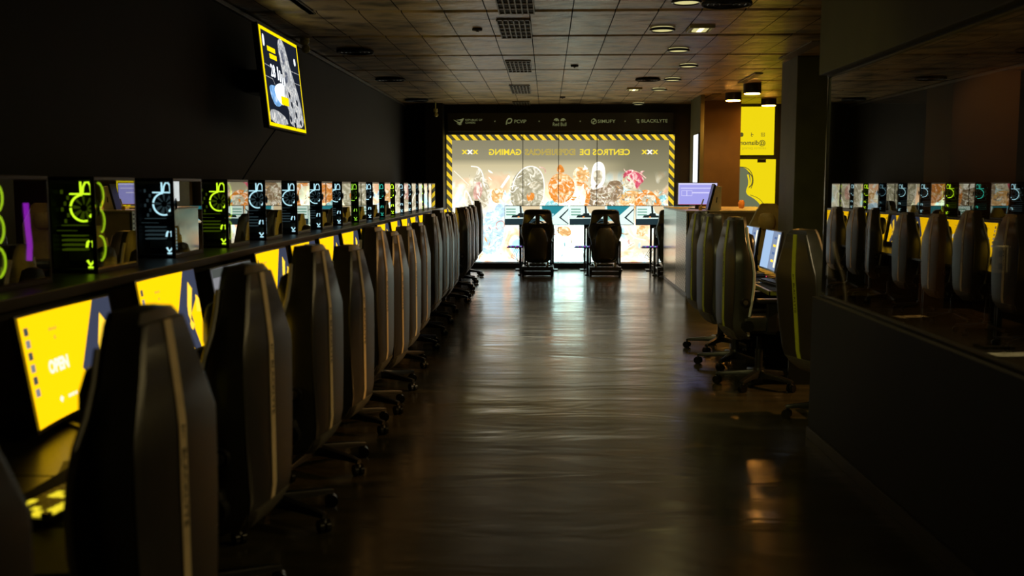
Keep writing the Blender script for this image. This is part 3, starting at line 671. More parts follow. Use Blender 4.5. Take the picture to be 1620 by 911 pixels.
# ------------------------------------------------------------------ monitors
def make_monitor(name, label, kind, loc, rz, group, W=.60, Hh=.345, zc=.965, curve=.022, tilt=9):
    """front faces local -Y, origin on the desk"""
    t = empty(name, label, 'monitor', loc, rz, group)
    T = Matrix.Translation((0, 0, zc-loc[2])) @ Matrix.Rotation(R(-tilt), 4, 'X')
    def P(u, v, off=0):                     # u -.5..0.5, v -.5..0.5 on the curved face
        return (u*W, -curve*(2*u)**2+off, v*Hh)
    N_ = 10
    bz = MB()
    rings = []
    for i in range(N_+1):
        u = -.5+i/N_; uu = u*(1+.016/W*2); y = -curve*(2*u)**2
        a = Hh/2+.009; b = Hh/2+.016
        rings.append([(uu*W, y-.002, -b), (uu*W, y-.002, a), (uu*W, y+.014, a), (uu*W, y+.022, a-.04), (uu*W, y+.022, -b+.04), (uu*W, y+.014, -b)])
    bz.loft(rings, 'black', True, T)
    bo = bz.obj('housing', t, .0015)
    sc = MB()
    def strip(f0, f1, m, off, us=None):
        """curved patch between v=f0(u) and v=f1(u)"""
        us = us or [-.5+i/N_ for i in range(N_+1)]
        vs = []; 
        for u in us: vs += [P(u, f0(u), off), P(u, f1(u), off)]
        sc.add(vs, [(2*i, 2*i+2, 2*i+3, 2*i+1) for i in range(len(us)-1)], m, T)
    def poly(pts, m, off): sc.add([P(u, v, off) for u, v in pts], [tuple(range(len(pts)))], m, T)
    def txt(s_, size, u, v, m, off=-.0045, bold=0):
        vs, fs = textgeo(s_, size, 'CENTER', bold); sc.add([P(u+a/W, v+b/Hh, off) for a, b, _ in vs], fs, m, T)
    if kind == 'open':
        strip(lambda u: -.5, lambda u: .5, 'yellow', -.0035)
        poly([(.36, .5), (.38, .5), (.19, -.13), (.415, -.5), (.33, -.5), (.12, -.13)][::-1], 'navy', -.0045)
        poly([(.38, .5), (.5, .5), (.5, .1), (.40, .5)], 'navy', -.0043)
        poly([(.36, .5), (.5, .5), (.5, .2), (.36, -.05), (.415, -.5), (.33, -.5), (.12, -.13), (.34, .5)], 'navy', -.0041)
        poly([(.385, .36), (.43, .26), (.34, -.12), (.38, -.2), (.34, -.26), (.27, -.16)], 'yellowd', -.0047)
        poly([(.46, .18), (.5, .12), (.5, -.06), (.44, -.04)], 'yellowd', -.0047)
        poly([(.5, -.5), (.415, -.5), (.36, -.2), (.5, -.4)], 'yellow', -.0049)
        txt('OPEN', .062, -.13, -.02, 'swhite', bold=.004)
        txt('centros', .024, -.04, -.33, 'swhite', bold=.001); poly([(-.17, -.30), (-.145, -.33), (-.17, -.37), (-.195, -.33)], 'swhite', -.0045)
        txt('diamond', .018, -.12, .33, 'navy'); txt('gg', .016, -.11, .25, 'navy')
        for k in range(6): poly([(-.46, .40-k*.11), (-.405, .40-k*.11), (-.405, .33-k*.11), (-.46, .33-k*.11)], 'sgrey' if k % 2 else 'slate', -.0045)
    elif kind == 'grey':
        strip(lambda u: -.5, lambda u: .5, 'sgrey', -.0035)
        poly([(-.5, .38), (.5, .38), (.5, .5), (-.5, .5)], 'slate', -.0045)
        for k, (a, b) in enumerate(((-.2, .05), (-.02, -.05))): poly([(a, b), (a+.25, b), (a+.25, b+.09), (a, b+.09)], 'swhite', -.0045)
        poly([(-.35, -.5), (.5, -.5), (.5, -.42), (-.35, -.42)], 'yellow', -.0045); poly([(.1, -.4), (.4, -.4), (.4, -.1), (.1, -.1)], 'slate', -.0045)
    else:
        strip(lambda u: -.5, lambda u: .5, 'sblue', -.0035)
        r_ = random.Random(5)
        poly([(-.5, -.5), (-.12, -.5), (-.12, .5), (-.5, .5)][::1], 'sbar', -.0040)
        for k in range(6):
            v = .36-k*.13
            poly([(-.42, v), (-.18, v), (-.18, v+.06), (-.42, v+.06)], 'yellow' if k == 3 else 'sblue2', -.0045)
        for k in range(4): poly([(0, .3-k*.2), (.2, .3-k*.2), (.2, .36-k*.2), (0, .36-k*.2)], 'yellowd' if k in (1, 3) else 'sblue2', -.0045)
        poly([(.25, -.42), (.46, -.42), (.46, .44), (.25, .44)], 'swhite', -.0045)
    so = sc.obj('screen', t)
    st = MB().cyl((0, .05, .01), (0, .035, .21), .016, 'black', 14).box((0, .035, .20), (.1, .04, .1), 'black')
    st.obj('stand_neck', t, .003)
    ft = MB()
    for sg in (-1, 1): ft.loft([[(sg*.17-.012, -.13, .0), (sg*.17+.012, -.13, .0), (sg*.17+.012, -.13, .01), (sg*.17-.012, -.13, .01)], [(-.02, .07, .0), (.02, .07, .0), (.02, .07, .018), (-.02, .07, .018)]], 'black')
    ft.obj('stand_foot', t)
    return t
ordn = ['first', 'second', 'third', 'fourth', 'fifth', 'sixth', 'seventh', 'eighth', 'ninth', 'tenth', 'eleventh', 'twelfth', 'thirteenth', 'fourteenth', 'fifteenth', 'sixteenth', 'seventeenth', 'eighteenth', 'nineteenth']
mon = None; MXX = -1.80
myc = [3.64, 4.63, 5.60, 6.42, 7.28, 8.15, 9.02, 9.9, 10.85, 11.75, 12.6, 13.4, 14.25, 15.1, 16.0, 16.85, 17.7]
for i, Y in enumerate(myc):
    lab = 'curved monitor with yellow OPEN wallpaper, %s in the left row' % ordn[i]
    if i == 2: make_monitor('gaming_monitor', 'curved monitor with a grey screen among the yellow ones, left row', 'grey', (MXX, Y, .72), PI/2, 'monitors of the left row', .70, .39, .952, .03); continue
    if mon is None: mon = make_monitor('gaming_monitor', lab, 'open', (MXX, Y, .72), PI/2, 'monitors of the left row', .70, .39, .952, .03)
    else:
        c = dup(mon, (MXX, Y, .72), PI/2, lab)
        for ch in c.children:
            if ch.name.startswith(('screen', 'housing')): ch.location.z = .028
rmon = make_monitor('gaming_monitor', 'pale blue desktop monitor on right desk, farthest of three', 'blue', (2.05, 10.05, .76), -PI/2, 'monitors on the right desk', zc=1.015)
dup(rmon, (2.05, 9.12, .76), -PI/2, 'pale blue desktop monitor on right desk, middle of three')
dup(rmon, (2.08, 8.3, .76), -PI/2, 'pale blue desktop monitor half hidden behind the lime striped chair')

# keyboards, mouse pads, mice
def make_keyboard(label, loc, rz, lit, group=None):
    t = empty('keyboard', label, 'keyboard', loc, rz, group)
    MB().box((0, 0, .012), (.44, .135, .02), 'black').obj('case', t, .004)
    a = MB(); b = MB(); r_ = random.Random(2)
    for r in range(5):
        x = -.205
        for c in range(15 if r < 4 else 8):
            w_ = .0235 if r < 4 else (.0235 if c != 3 else .12)
            on = r_.random() < (.22 if lit and r < 4 else .7 if lit else .0)
            (a if on else b).box((x+w_/2, .045-r*.0245, .027), (w_-.004, .02, .010), 'key' if on else 'black'); x += w_+.0035
    b.box((0, -.0635, .012), (.01, .004, .004), 'black')
    b.obj('keycaps', t, .0)
    if lit: 
        for m in list(a.mats): pass
        a.obj('glowing_keycaps', t)
    return t
K['pad'] = mat('dark_cloth_pad', (.018, .018, .02), .9, noise=.1)
K['padlit'] = mat('pale_yellow_pad', (.35, .34, .10), .6, noise=.05)
def small(name, cat, lab, mb, loc, rz=0, group=None, bevel=0, smooth=False):
    o = mb.obj(name, None, bevel, smooth); o.location = loc; o.rotation_euler = (0, 0, rz); o['label'] = lab; o['category'] = cat
    if group: o['group'] = group
    return o
kx, ky = onZ(82, 805, .745)
small('mouse_pad', 'mouse pad', 'black cloth desk pad under the glowing yellow keyboard, lower left', MB().box((0, 0, .002), (.8, .32, .004), 'pad'), (kx-.02, ky+.33, .72), PI/2, None, .001)
make_keyboard('black keyboard with glowing yellow keys on the nearest left desk', (kx-.01, ky+.14, .724), PI/2-R(8), True)
for i in (1, 2, 3, 4):
    kb = (make_keyboard if i == 1 else (lambda *a: dup(kb0, a[1], a[2], a[0])))('black keyboard on the left desk before the %s left monitor' % ordn[i], (-1.42, myc[i]-.08, .72), PI/2, True, 'keyboards on the left desks') if i == 1 else dup(kb0, (-1.42, myc[i]-.08, .72), PI/2, 'black keyboard on the left desk before the %s left monitor' % ordn[i])
    if i == 1: kb0 = kb
small('paper_sheet', 'paper', 'pale sheet lying on the desk below the first left monitor', MB().box((0, 0, .0015), (.21, .297, .003), 'padlit'), (onZ(150, 745, .722)[0], onZ(150, 745, .722)[1], .7205), R(20))
small('desk_mat', 'mat', 'pale yellow mat at the desk edge, lower left corner of the photo', MB().box((0, 0, .0015), (.26, .30, .003), 'padlit'), (onZ(105, 870, .722)[0], onZ(105, 870, .722)[1], .7205), R(5), None, .001)

# ------------------------------------------------------------------ gaming computers on the ledge
def make_pc(label, col, loc, group='glass gaming computers along the left ledge', extra=None):
    """x right (0..W towards the corridor), y depth, near end at y=0"""
    W, L_, Hh = .215, .45, .44; g = 'g_'+col; h = 'h_'+col
    t = empty('gaming_computer', label, 'computer', loc, 0, group)
    f = MB(); q = .012
    f.bx(0, W, 0, L_, .0, .018, 'black').bx(0, W, 0, L_, Hh-.016, Hh, 'black')
    for x in (0, W-q): f.bx(x, x+q, L_-q, L_, .018, Hh-.016, 'black')
    f.bx(W-.02, W, 0, .006, .018, Hh-.016, 'black').bx(0, q, 0, .006, .018, Hh-.016, 'black')
    f.bx(0, .004, .006, L_-q, .018, Hh-.016, 'black')
    f.obj('case_frame', t, .0015)
    for (x, y) in ((.03, .04), (.185, .04), (.03, .41), (.185, .41)): f2 = None
    MB().bx(.012, .10, L_-.02, L_-.014, .02, Hh-.02, 'dark').bx(.1, W-.012, L_-.02, L_-.014, .02, Hh-.02, 'dark').obj('rear_plate', t)
    MB().bx(.013, W-.021, .001, .004, .019, Hh-.017, 'pc_end').obj('end_glass', t)
    MB().bx(W-.003, W, .006, L_-q, .019, Hh-.017, 'pc_glass').obj('side_glass', t)
    mbd = MB().bx(.02, .19, .12, .13, .03, .41, 'dark')
    mbd.bx(.03, .19, .11, .12, .05, .09, 'steel')
    for k in range(6): mbd.bx(.02, .125, .07, .12, .10+k*.022, .108+k*.022, h)
    for k in range(7): mbd.bx(.012+.014*(k % 3), .02+.014*(k % 3), .09, .1, .2+k*.027, .218+k*.027, h)
    mbd.obj('motherboard', t)
    mbg = MB().bx(.02, .19, .025, .11, .175, .215, 'black'); mbg.bx(.02, .12, .022, .025, .192, .198, h); mbg.obj('graphics_card', t, .002)
    cx, cz, rr = .150, .298, .060
    fn = MB().ring((cx, .03, cz), (1, 0, 0), (0, 0, 1), rr+.008, .006, 'black', k=6)
    fn.cyl((cx, .025, cz), (cx, .04, cz), .016, 'black', 16)
    for k in range(9):
        a = 2*PI*k/9; b = a+.42
        fn.add([(cx+.014*cos(a), .03, cz+.014*sin(a)), (cx+.054*cos(a+.1), .028, cz+.054*sin(a+.1)), (cx+.054*cos(b), .038, cz+.054*sin(b)), (cx+.014*cos(b), .038, cz+.014*sin(b))], [(0, 1, 2, 3)], h)
    fo = fn.obj('cooling_fan', t)
    rl = MB()
    rl.ring((cx, .024, cz), (1, 0, 0), (0, 0, 1), rr, .0048, g, 95, 172, 10).ring((cx, .024, cz), (1, 0, 0), (0, 0, 1), rr, .0048, g, 180, 285, 12)
    rl.ring((cx, .024, cz), (1, 0, 0), (0, 0, 1), rr*.9, .005, g, 5, 42, 6).ring((cx, .024, cz), (1, 0, 0), (0, 0, 1), rr*.8, .006, g, -55, -15, 6)
    rl.obj('fan_light', fo)
    ll = MB().tube([(.088, .024, cz+.064), (.213-.022, .024, cz+.064)], .0042, g, 6)
    ll.tube([(.140, .024, .365), (.140, .024, .418)], .0045, g, 6)
    ll.tube([(.148, .024, .366), (.152, .024, .395), (.162, .024, .414), (.176, .024, .415), (.186, .024, .400), (.188, .024, .366)], .0045, g, 6)
    ll.obj('light_strip', t)
    lb = MB().tube([(.158, .024, .118), (.163, .024, .142), (.170, .024, .147)], .0055, g, 6).tube([(.200-.012, .024, .118), (.188, .024, .140), (.182, .024, .147)], .0055, g, 6)
    lb.tube([(.158, .024, .058), (.172, .024, .036), (.190, .024, .056)], .0055, g, 6).tube([(.162, .024, .026), (.190, .024, .026)], .0048, g, 6)
    lb.obj('lower_light', t)
    if col in ('lime', 'green'):
        sf = MB()
        for k, cz2 in enumerate((.355, .235, .11)):
            sf.ring((W-.020, .078, cz2), (0, 1, 0), (0, 0, 1), .058, .0046, g, -80 if k != 1 else -62, 85, 14)
        sf.obj('side_fan_light', t)
    else:
        sf = MB()
        for k in range(7): sf.box((W-.020, .075, .05+k*.018), (.004, .006, .010), g)
        sf.obj('side_fan_light', t)
    if extra:
        MB().tube([(W-.03, .33, .10), (W-.03, .34, .16), (W-.03, .33, .24), (W-.03, .325, .33)], .011, 'g_purple', 8).obj('purple_tube', t)
    return t
pcY = [3.60, 4.47, 5.43, 6.36, 7.22, 8.14, 9.05, 9.95, 10.82, 11.70, 12.58, 13.44, 14.28, 15.1, 15.9, 16.6, 17.25, 17.78]
cols = ['lime', 'lime', 'ice', 'lime', 'ice', 'ice', 'ice', 'ice', 'green', 'ice', 'teal', 'lime', 'ice', 'ice', 'dim', 'lime', 'ice', 'lime']
names = {'lime': 'lime lit', 'ice': 'icy blue lit', 'green': 'faint green lit', 'dim': 'dim blue lit', 'teal': 'teal lit'}
pcs = {}
PX1 = -2.055
for i, (Y, cl) in enumerate(zip(pcY, cols)):
    lab = '%s glass gaming computer on the left ledge, %s from the camera' % (names[cl], ordn[i])
    loc = (PX1-.215, Y, LZ)
    if i == 0: make_pc('glass computer with purple tube light, cut off by the left photo edge', cl, loc, extra=True)
    elif cl not in pcs: pcs[cl] = make_pc(lab, cl, loc)
    else: dup(pcs[cl], loc, 0, lab)

# ------------------------------------------------------------------ wall television
TVX = -2.45
a0 = onX(412, 40, TVX-.02); a1 = onX(423, 197, TVX+.06); b0 = onX(472, 76, TVX-.02); b1 = onX(481, 208, TVX+.06)
tv = empty('television', 'wall television high on the left wall showing a yellow framed poster', 'television', (TVX, (a0[0]+b0[0])/2, a1[1]))
cs = [Vector((TVX-.02, a0[0], a0[1])), Vector((TVX-.02, b0[0], b0[1])), Vector((TVX+.06, b1[0], b1[1])), Vector((TVX+.06, a1[0], a1[1]))]
# rectify to a plane rectangle
ctr = sum(cs, Vector())/4; uu = ((cs[1]-cs[0])+(cs[2]-cs[3]))/2; vv = ((cs[0]-cs[3])+(cs[1]-cs[2]))/2
W_, H_ = uu.length, vv.length; uu.normalize(); vv = (vv-uu*vv.dot(uu)).normalized(); nn = uu.cross(vv)
if nn.x < 0: nn = -nn
def TQ(u, v, o=0): return ctr+uu*(u*W_)+vv*(v*H_)+nn*o
t = MB(); vs = [TQ(u*1.03, v*1.04, o) for o in (-.05, 0) for u, v in ((-.5, -.5), (.5, -.5), (.5, .5), (-.5, .5))]
t.add(vs, [(0, 3, 2, 1), (4, 5, 6, 7), (0, 1, 5, 4), (1, 2, 6, 5), (2, 3, 7, 6), (3, 0, 4, 7)], 'black'); childw(t, 'housing', tv)
shade('tv_bg', (.012, .016, .028), 1.0); shade2('tv_pale', (.50, .53, .57), .9, .5, 14); shade2('tv_mid', (.12, .14, .2), 1.0, .3, 14); shade2('tv_sky', (.2, .45, .85), 1.1, .3, 6); shade('tv_white', (.9, .95, 1), 1.4); shade('tv_yel', (1, .75, 0), 1.2)
s = MB()
def tp(pts, m, o, it=0):
    P_ = smooth_poly(pts, it) if it else pts
    s.add([TQ(u-.5, v-.5, o) for u, v in P_], [tuple(range(len(P_)))], m)
def tl(pts, m, o, w_=.006):
    for a, b in zip(pts, pts[1:]):
        d = Vector((b[0]-a[0], b[1]-a[1])); n_ = Vector((-d.y, d.x)).normalized()*w_
        tp([(a[0]+n_.x, a[1]+n_.y), (b[0]+n_.x, b[1]+n_.y), (b[0]-n_.x, b[1]-n_.y), (a[0]-n_.x, a[1]-n_.y)], m, o)
tp([(0, 0), (1, 0), (1, 1), (0, 1)], 'tv_yel', .002); tp([(.03, .035), (.975, .035), (.975, .965), (.03, .965)], 'tv_bg', .003)
tp([(.03, .035), (.5, .035), (.45, .12), (.2, .18), (.03, .16)], 'tv_pale', .0035, 1)
tp([(.08, .40), (.16, .43), (.42, .42), (.40, .25), (.22, .20), (.12, .28)], 'tv_sky', .004, 2); tp([(.2, .42), (.45, .50), (.55, .40), (.42, .22), (.24, .3)], 'tv_white', .0045, 2)
tp([(.42, .92), (.52, .98), (.62, .92), (.70, .70), (.84, .48), (.93, .25), (.95, .04), (.52, .04), (.56, .2), (.45, .3), (.5, .5), (.45, .7)], 'tv_pale', .005, 2)
tp([(.48, .86), (.56, .84), (.60, .70), (.50, .68)], 'tv_mid', .0055, 2); tp([(.52, .62), (.62, .64), (.60, .50), (.52, .5)], 'tv_mid', .0055, 2)
for q in ((.62, .32), (.72, .22), (.55, .16), (.66, .1), (.78, .36), (.83, .14), (.58, .42)): tp([(q[0], q[1]), (q[0]+.05, q[1]-.02), (q[0]+.04, q[1]-.09), (q[0]-.01, q[1]-.05)], 'tv_bg', .006, 1)
for v in (.62, .50): tl([(.03, v), (.2, v-.01), (.28, v-.1)], 'tv_pale', .0042, .003); tl([(.72, v+.04), (.97, v+.04)], 'tv_pale', .0042, .003)
tp([(.14, .77), (.34, .77), (.34, .82), (.14, .82)], 'tv_yel', .006); tp([(.18, .70), (.36, .70), (.36, .75), (.18, .75)], 'tv_yel', .006)
tp([(.36, .25), (.56, .25), (.56, .34), (.36, .34)], 'tv_yel', .0065)
tp([(.045, .80), (.09, .80), (.09, .92), (.045, .92)], 'tv_white', .006, 1); tp([(.84, .74), (.89, .74), (.89, .82), (.84, .82)], 'tv_white', .006, 1)
vs, fs = textgeo('28', .15, 'CENTER', .004)
s.add([TQ(-.28+a/W_, .07+b/H_, .007) for a, b, _ in vs], fs, 'tv_white')
for k in range(4): tp([(.33+k*.05, .50-k*.012), (.36+k*.05, .50-k*.012), (.36+k*.05, .64-k*.03), (.33+k*.05, .64-k*.03)], 'tv_white', .007)
childw(s, 'screen', tv)
mb = MB(); a = TQ(0, 0, -.05); XB = XL+.004; mb.add([(XB, a.y-.2, a.z-.1), (XB, a.y+.2, a.z-.1), (XB, a.y+.2, a.z+.1), (XB, a.y-.2, a.z+.1), (a.x, a.y-.2, a.z-.1), (a.x, a.y+.2, a.z-.1), (a.x, a.y+.2, a.z+.1), (a.x, a.y-.2, a.z+.1)], [(0, 3, 2, 1), (4, 5, 6, 7), (0, 1, 5, 4), (1, 2, 6, 5), (2, 3, 7, 6), (3, 0, 4, 7)], 'blackm'); childw(mb, 'wall_bracket', tv)
P_ = TQ(-.3, -.52, -.02)
cb = MB().tube([P_, (P_.x-.1, P_.y-.05, P_.z-.15), (XL+.02, P_.y-.12, P_.z-.5), (XL+.02, P_.y-.2, P_.z-1.0), (XL+.02, P_.y-.2, 1.204)], .006, 'black', 6)
o = cb.obj('power_cable', None, 0, 40); o['label'] = 'thin black cable hanging down the wall below the television'; o['category'] = 'cable'
# twin-headed fittings near the ceiling
def emerg(px, py, Y, lab, s_=1.0):
    X, Z = onY(px, py, Y)
    e = empty('security_camera', lab, 'camera', (X, Y, Z))
    K.setdefault('yel_enamel', mat('yellow_lit_enamel', (.75, .70, .22), .4, noise=.08))  # yellow light falling on the white fittings is put into the enamel colour
    MB().sphere((0, 0, .0), .05*s_, 'yel_enamel', 10, None, (1, 1, .75)).cyl((0, 0, .02*s_), (0, 0, .05*s_), .048*s_, 'yel_enamel', 18).obj('upper_housing', e, 0, 50)
    MB().sphere((.012, 0, -.075*s_), .045*s_, 'yel_enamel', 10).obj('camera_ball', e, 0, 50)
    MB().cyl((0, 0, .04*s_), (0, 0, H-Z+.004), .014, 'yel_enamel', 10).obj('ceiling_stem', e)
emerg(482, 66, 10.7, 'yellow-lit twin-dome camera by the wall television')
emerg(689, 176, 18.9, 'small twin-dome camera in the far left ceiling corner', .9)

# ------------------------------------------------------------------ racing rigs
def make_rig(label, X, Yb):
    t = empty('racing_rig', label, 'racing simulator', (X, Yb, 0), 0, 'racing rigs before the mural')
    # origin: centre of the base near edge
    fr = MB()
    fr.bx(-.28, .28, 0, .16, .02, .09, 'black').bx(-.28, .28, .02, .14, .10, .17, 'black')
    for sg in (-1, 1): fr.bx(sg*.26-.025, sg*.26+.025, 0, 1.10, .05, .13, 'blackm')
    fr.bx(-.28, .28, 1.02, 1.10, .05, .13, 'blackm')
    for sg in (-1, 1):
        for y in (.06, 1.05): fr.cyl((sg*.26, y, 0), (sg*.26, y, .05), .025, 'black', 12)
    fr.obj('base_frame', t, .004)
    rails = MB()
    for sg in (-1, 1): rails.bx(sg*.17-.02, sg*.17+.02, .05, .55, .17, .20, 'steel').cyl((sg*.17, .12, .2), (sg*.19, .12, .25), .02, 'steel', 10)
    rails.box((0, .16, .215), (.3, .04, .02), 'steel').obj('seat_rails', t, .003)
    # bucket seat shell
    half = [(0, 1.165), (.15, 1.165), (.225, 1.15), (.235, 1.05), (.24, .97), (.26, .90), (.285, .83), (.285, .75), (.265, .69), (.235, .65), (.225, .45), (.215, .33), (.19, .25), (0, .245)]
    outer = half + [(-x, y) for x, y in half[-2:0:-1]]
    hole = [(.022, 1.09), (.06, 1.075), (.175, .95), (.165, .925), (.022, .915)]
    hl = [(-x, y) for x, y in hole[::-1]]
    so_ = smooth_poly(outer, 2)
    vs, fs = outline_curve([so_, hole, hl], .05, .018)
    sh = MB(); Ts = Matrix.Translation((0, .14, 0)) @ Matrix.Rotation(R(90), 4, 'X'); Tl = Matrix.Translation((0, .0, 0))
    sh.add([(x, .17-.02*cos(x*5)+abs(x)**1.6*.9-(zz)*1.0 + (y-.25)*-.06, y) for x, y, zz in vs], fs, 'leather')
    seat = sh.obj('seat_shell', t, 0, 50)
    w_ = MB()
    for sg in (-1, 1):
        w_.loft([[(sg*.19, .19, .98), (sg*.24, .19, .96), (sg*.25, .30, .94), (sg*.20, .32, .96)], [(sg*.22, .19, .80), (sg*.29, .19, .80), (sg*.29, .34, .80), (sg*.24, .34, .80)], [(sg*.20, .19, .62), (sg*.25, .19, .62), (sg*.25, .30, .60), (sg*.21, .30, .60)]], 'leather')
    w_.obj('shoulder_wing', seat, .012, 40)
    bk = MB(); rings = []
    for z, a, d in ((.27, .13, .01), (.33, .175, .045), (.5, .185, .07), (.68, .175, .06), (.80, .14, .04), (.86, .09, .01)):
        rings.append([(a*cos(2*PI*k/20), .13-d*max(0, sin(2*PI*k/20))+.03*max(0, -sin(2*PI*k/20))-(z-.25)*.06, z) for k in range(20)])
    bk.loft(rings, 'leather').obj('back_bulge', seat, 0, 60)
    MB().tube([(-.16, .115, .90), (-.06, .095, .88), (.06, .095, .88), (.16, .115, .90)], .010, 'black', 8).tube([(-.17, .12, .93), (.17, .12, .93)], .008, 'black', 8).obj('belt_bar', seat)
    cu_ = MB().box((0, .42, .33), (.40, .48, .12), 'leather')
    for sg in (-1, 1): cu_.box((sg*.2, .42, .38), (.06, .46, .16), 'leather')
    cu_.obj('seat_cushion', t, .03, 50)
    for sg in (-1, 1):
        MB().bx(sg*.262-.012, sg*.262+.012, .08, .38, .22, .62, 'black').obj('side_bracket', t, .004) if sg > 0 else MB().bx(-.262-.012, -.262+.012, .10, .40, .22, .55, 'black').obj('side_bracket', t, .004)
    wd = MB()
    for sg in (-1, 1): wd.bx(sg*.24-.02, sg*.24+.02, .95, 1.0, .12, .80, 'blackm')
    wd.bx(-.26, .26, .92, 1.03, .70, .74, 'black').obj('wheel_deck', t, .004)
    wh = MB(); c = Vector((0, .84, .82)); wh.ring(c, (1, 0, 0), (0, -.35, .94), .14, .014, 'black', k=8, n=32).cyl(c, (0, .96, .77), .035, 'black', 14)
    for a in (0, 120, 240):
        d = Vector((cos(R(a)), -.35*sin(R(a)), .94*sin(R(a))))*.135; wh.tube([c, c+d], .012, 'black', 6)
    wh.obj('steering_wheel', t, 0, 50)
    pd = MB()
    for k in (-1, 0, 1): pd.box((k*.09, 1.0, .24), (.05, .03, .16), 'steel')
    pd.bx(-.2, .2, .94, 1.08, .12, .16, 'black').obj('pedal_set', t, .003)
    tr = MB().bx(-.325, -.285, .30, .34, 0, .86, 'black').bx(-.35, -.26, .22, .42, 0, .02, 'black').bx(-.32, -.2, .30, .34, .62, .66, 'black').bx(-.30, -.19, .28, .4, .52, .68, 'black')
    tr.obj('tray_post', t, .003)
    ty = MB().box((-.40, .28, .50), (.30, .18, .018), 'black', None); tyo = ty.obj('keyboard_tray', t, .003)
    kb = MB().box((-.40, .27, .519), (.26, .12, .016), 'black')
    r_ = random.Random(4)
    kb2 = MB()
    for k in range(12): kb2.box((-.52+k*.0215, .205, .518), (.018, .004, .006), ['g_purple', 'g_teal', 'g_ice', 'g_purple'][k % 4])
    for k in range(12):
        for j in range(3): kb2.box((-.52+k*.0215, .235+j*.03, .528), (.016, .02, .004), ['g_teal', 'g_purple', 'h_ice'][(k+j) % 3])
    kb.obj('keyboard_case', tyo, .002); kb2.obj('keyboard_lights', tyo)
    cb = MB()
    for q in (0, 1, 2): cb.tube([(-.32-.03*q, .3, .5), (-.38-.05*q, .33, .38-.03*q), (-.36+.04*q, .33, .22), (-.29, .32, .16)], .0045, 'black', 6)
    cb.obj('tray_cables', t, 0, 50)
    return t
shade('r_sky', (.75, .92, .85), 1.15); shade('r_teal', (.03, .30, .36), .9); shade('r_road', (.022, .045, .055), .9); shade('r_car', (.02, .03, .03), .8); shade('r_sand', (.85, .68, .42), 1.0); shade('r_pale', (.40, .72, .80), 1.0)
shade('r_green', (.18, .45, .33), .9); shade('r_orange', (1, .35, .08), .9)
def make_ultrawide(label, X, Yb, rigbase=0):
    W, Hh = 1.195, .345; zc = 1.045
    t = empty('ultrawide_monitor', label, 'monitor', (X, Yb, 0), 0, 'ultrawide monitors behind the racing seats')
    MB().box((0, .03, zc), (W+.012, .05, Hh+.022), 'black').obj('housing', t, .005)
    s = MB()
    def q(pts, m, k=1): s.add([(u*W, -.001*k+.003, zc+v*Hh) for u, v in pts], [tuple(range(len(pts)))], m)
    q([(-.5, -.5), (.5, -.5), (.5, .5), (-.5, .5)], 'r_sky', 1)
    q([(-.5, -.5), (.03, -.5), (.03, -.18), (-.1, -.14), (-.5, -.16)], 'r_road', 2); q([(-.5, -.19), (.0, -.16), (.0, -.12), (-.5, -.12)], 'r_sky', 3)
    q([(-.40, -.12), (-.38, .0), (-.30, .04), (-.28, .12), (-.2, .12), (-.19, 0), (-.14, -.02), (-.13, -.12)], 'r_car', 3)
    for k in range(3): q([(-.48, .3-k*.15), (-.33, .3-k*.15), (-.33, .36-k*.15), (-.48, .36-k*.15)], 'r_green', 3)
    q([(-.27, .5), (-.24, .5), (-.23, .05), (-.26, .05)], 'r_car', 4); q([(-.24, .5), (.05, .5), (.05, .2), (-.14, .05), (-.2, .15)], 'r_sand', 3)
    q([(-.3, -.13), (-.27, -.13), (-.27, -.06), (-.3, -.06)], 'r_orange', 5)
    q([(.08, .5), (.5, .5), (.38, .2), (.28, -.05), (.1, -.02)], 'r_teal', 3); q([(.08, 0), (.28, -.05), (.22, -.3), (.05, -.3)], 'r_pale', 3)
    q([(.05, -.3), (.26, -.3), (.22, -.5), (.05, -.5)], 'r_sand', 4)
    q([(.02, .0), (.2, .05), (.24, -.1), (.1, -.25), (.02, -.2)], 'r_green', 4)
    q([(.5, .5), (.44, .5), (.24, -.12), (.42, -.5), (.5, -.5), (.5, -.46), (.37, -.12)], 'r_sky', 6); q([(.5, .38), (.5, .3), (.385, -.12), (.5, -.44), (.5, -.5), (.35, -.12)], 'r_road', 7)
    for k in range(4): q([(.1+k*.07, -.02), (.13+k*.07, -.02), (.13+k*.07, .1), (.1+k*.07, .1)], 'r_pale', 5)
    s.obj('screen', t)
    p = MB().bx(-.33, -.29, .06, .10, 0, .87, 'black').bx(.29, .33, .06, .10, 0, .87, 'black').bx(-.33, .33, .06, .10, .80, .88, 'black').bx(-.4, -.22, -.02, .26, 0, .025, 'black').bx(.22, .4, -.02, .26, 0, .025, 'black')
    p.obj('floor_stand', t, .003)
    return t
YR, YM = 17.55, 18.75
sx1 = onY(850.5, 380, YR+.15)[0]; sx2 = onY(957.5, 380, YR+.15)[0]
make_rig('racing seat rig, left of two, before the backlit mural', sx1, YR); make_rig('racing seat rig, middle one, before the backlit mural', sx2, YR)
make_rig('racing seat rig mostly hidden behind the reception counter', sx2+(sx2-sx1), YR)
m1 = onY(849, 340, YM)[0]; m2 = onY(952, 340, YM)[0]
make_ultrawide('ultrawide racing monitor behind the left racing seat', m1, YM); make_ultrawide('ultrawide racing monitor behind the middle racing seat', m2, YM); make_ultrawide('ultrawide racing monitor reaching behind the reception counter', m2+(m2-m1)+.02, YM)

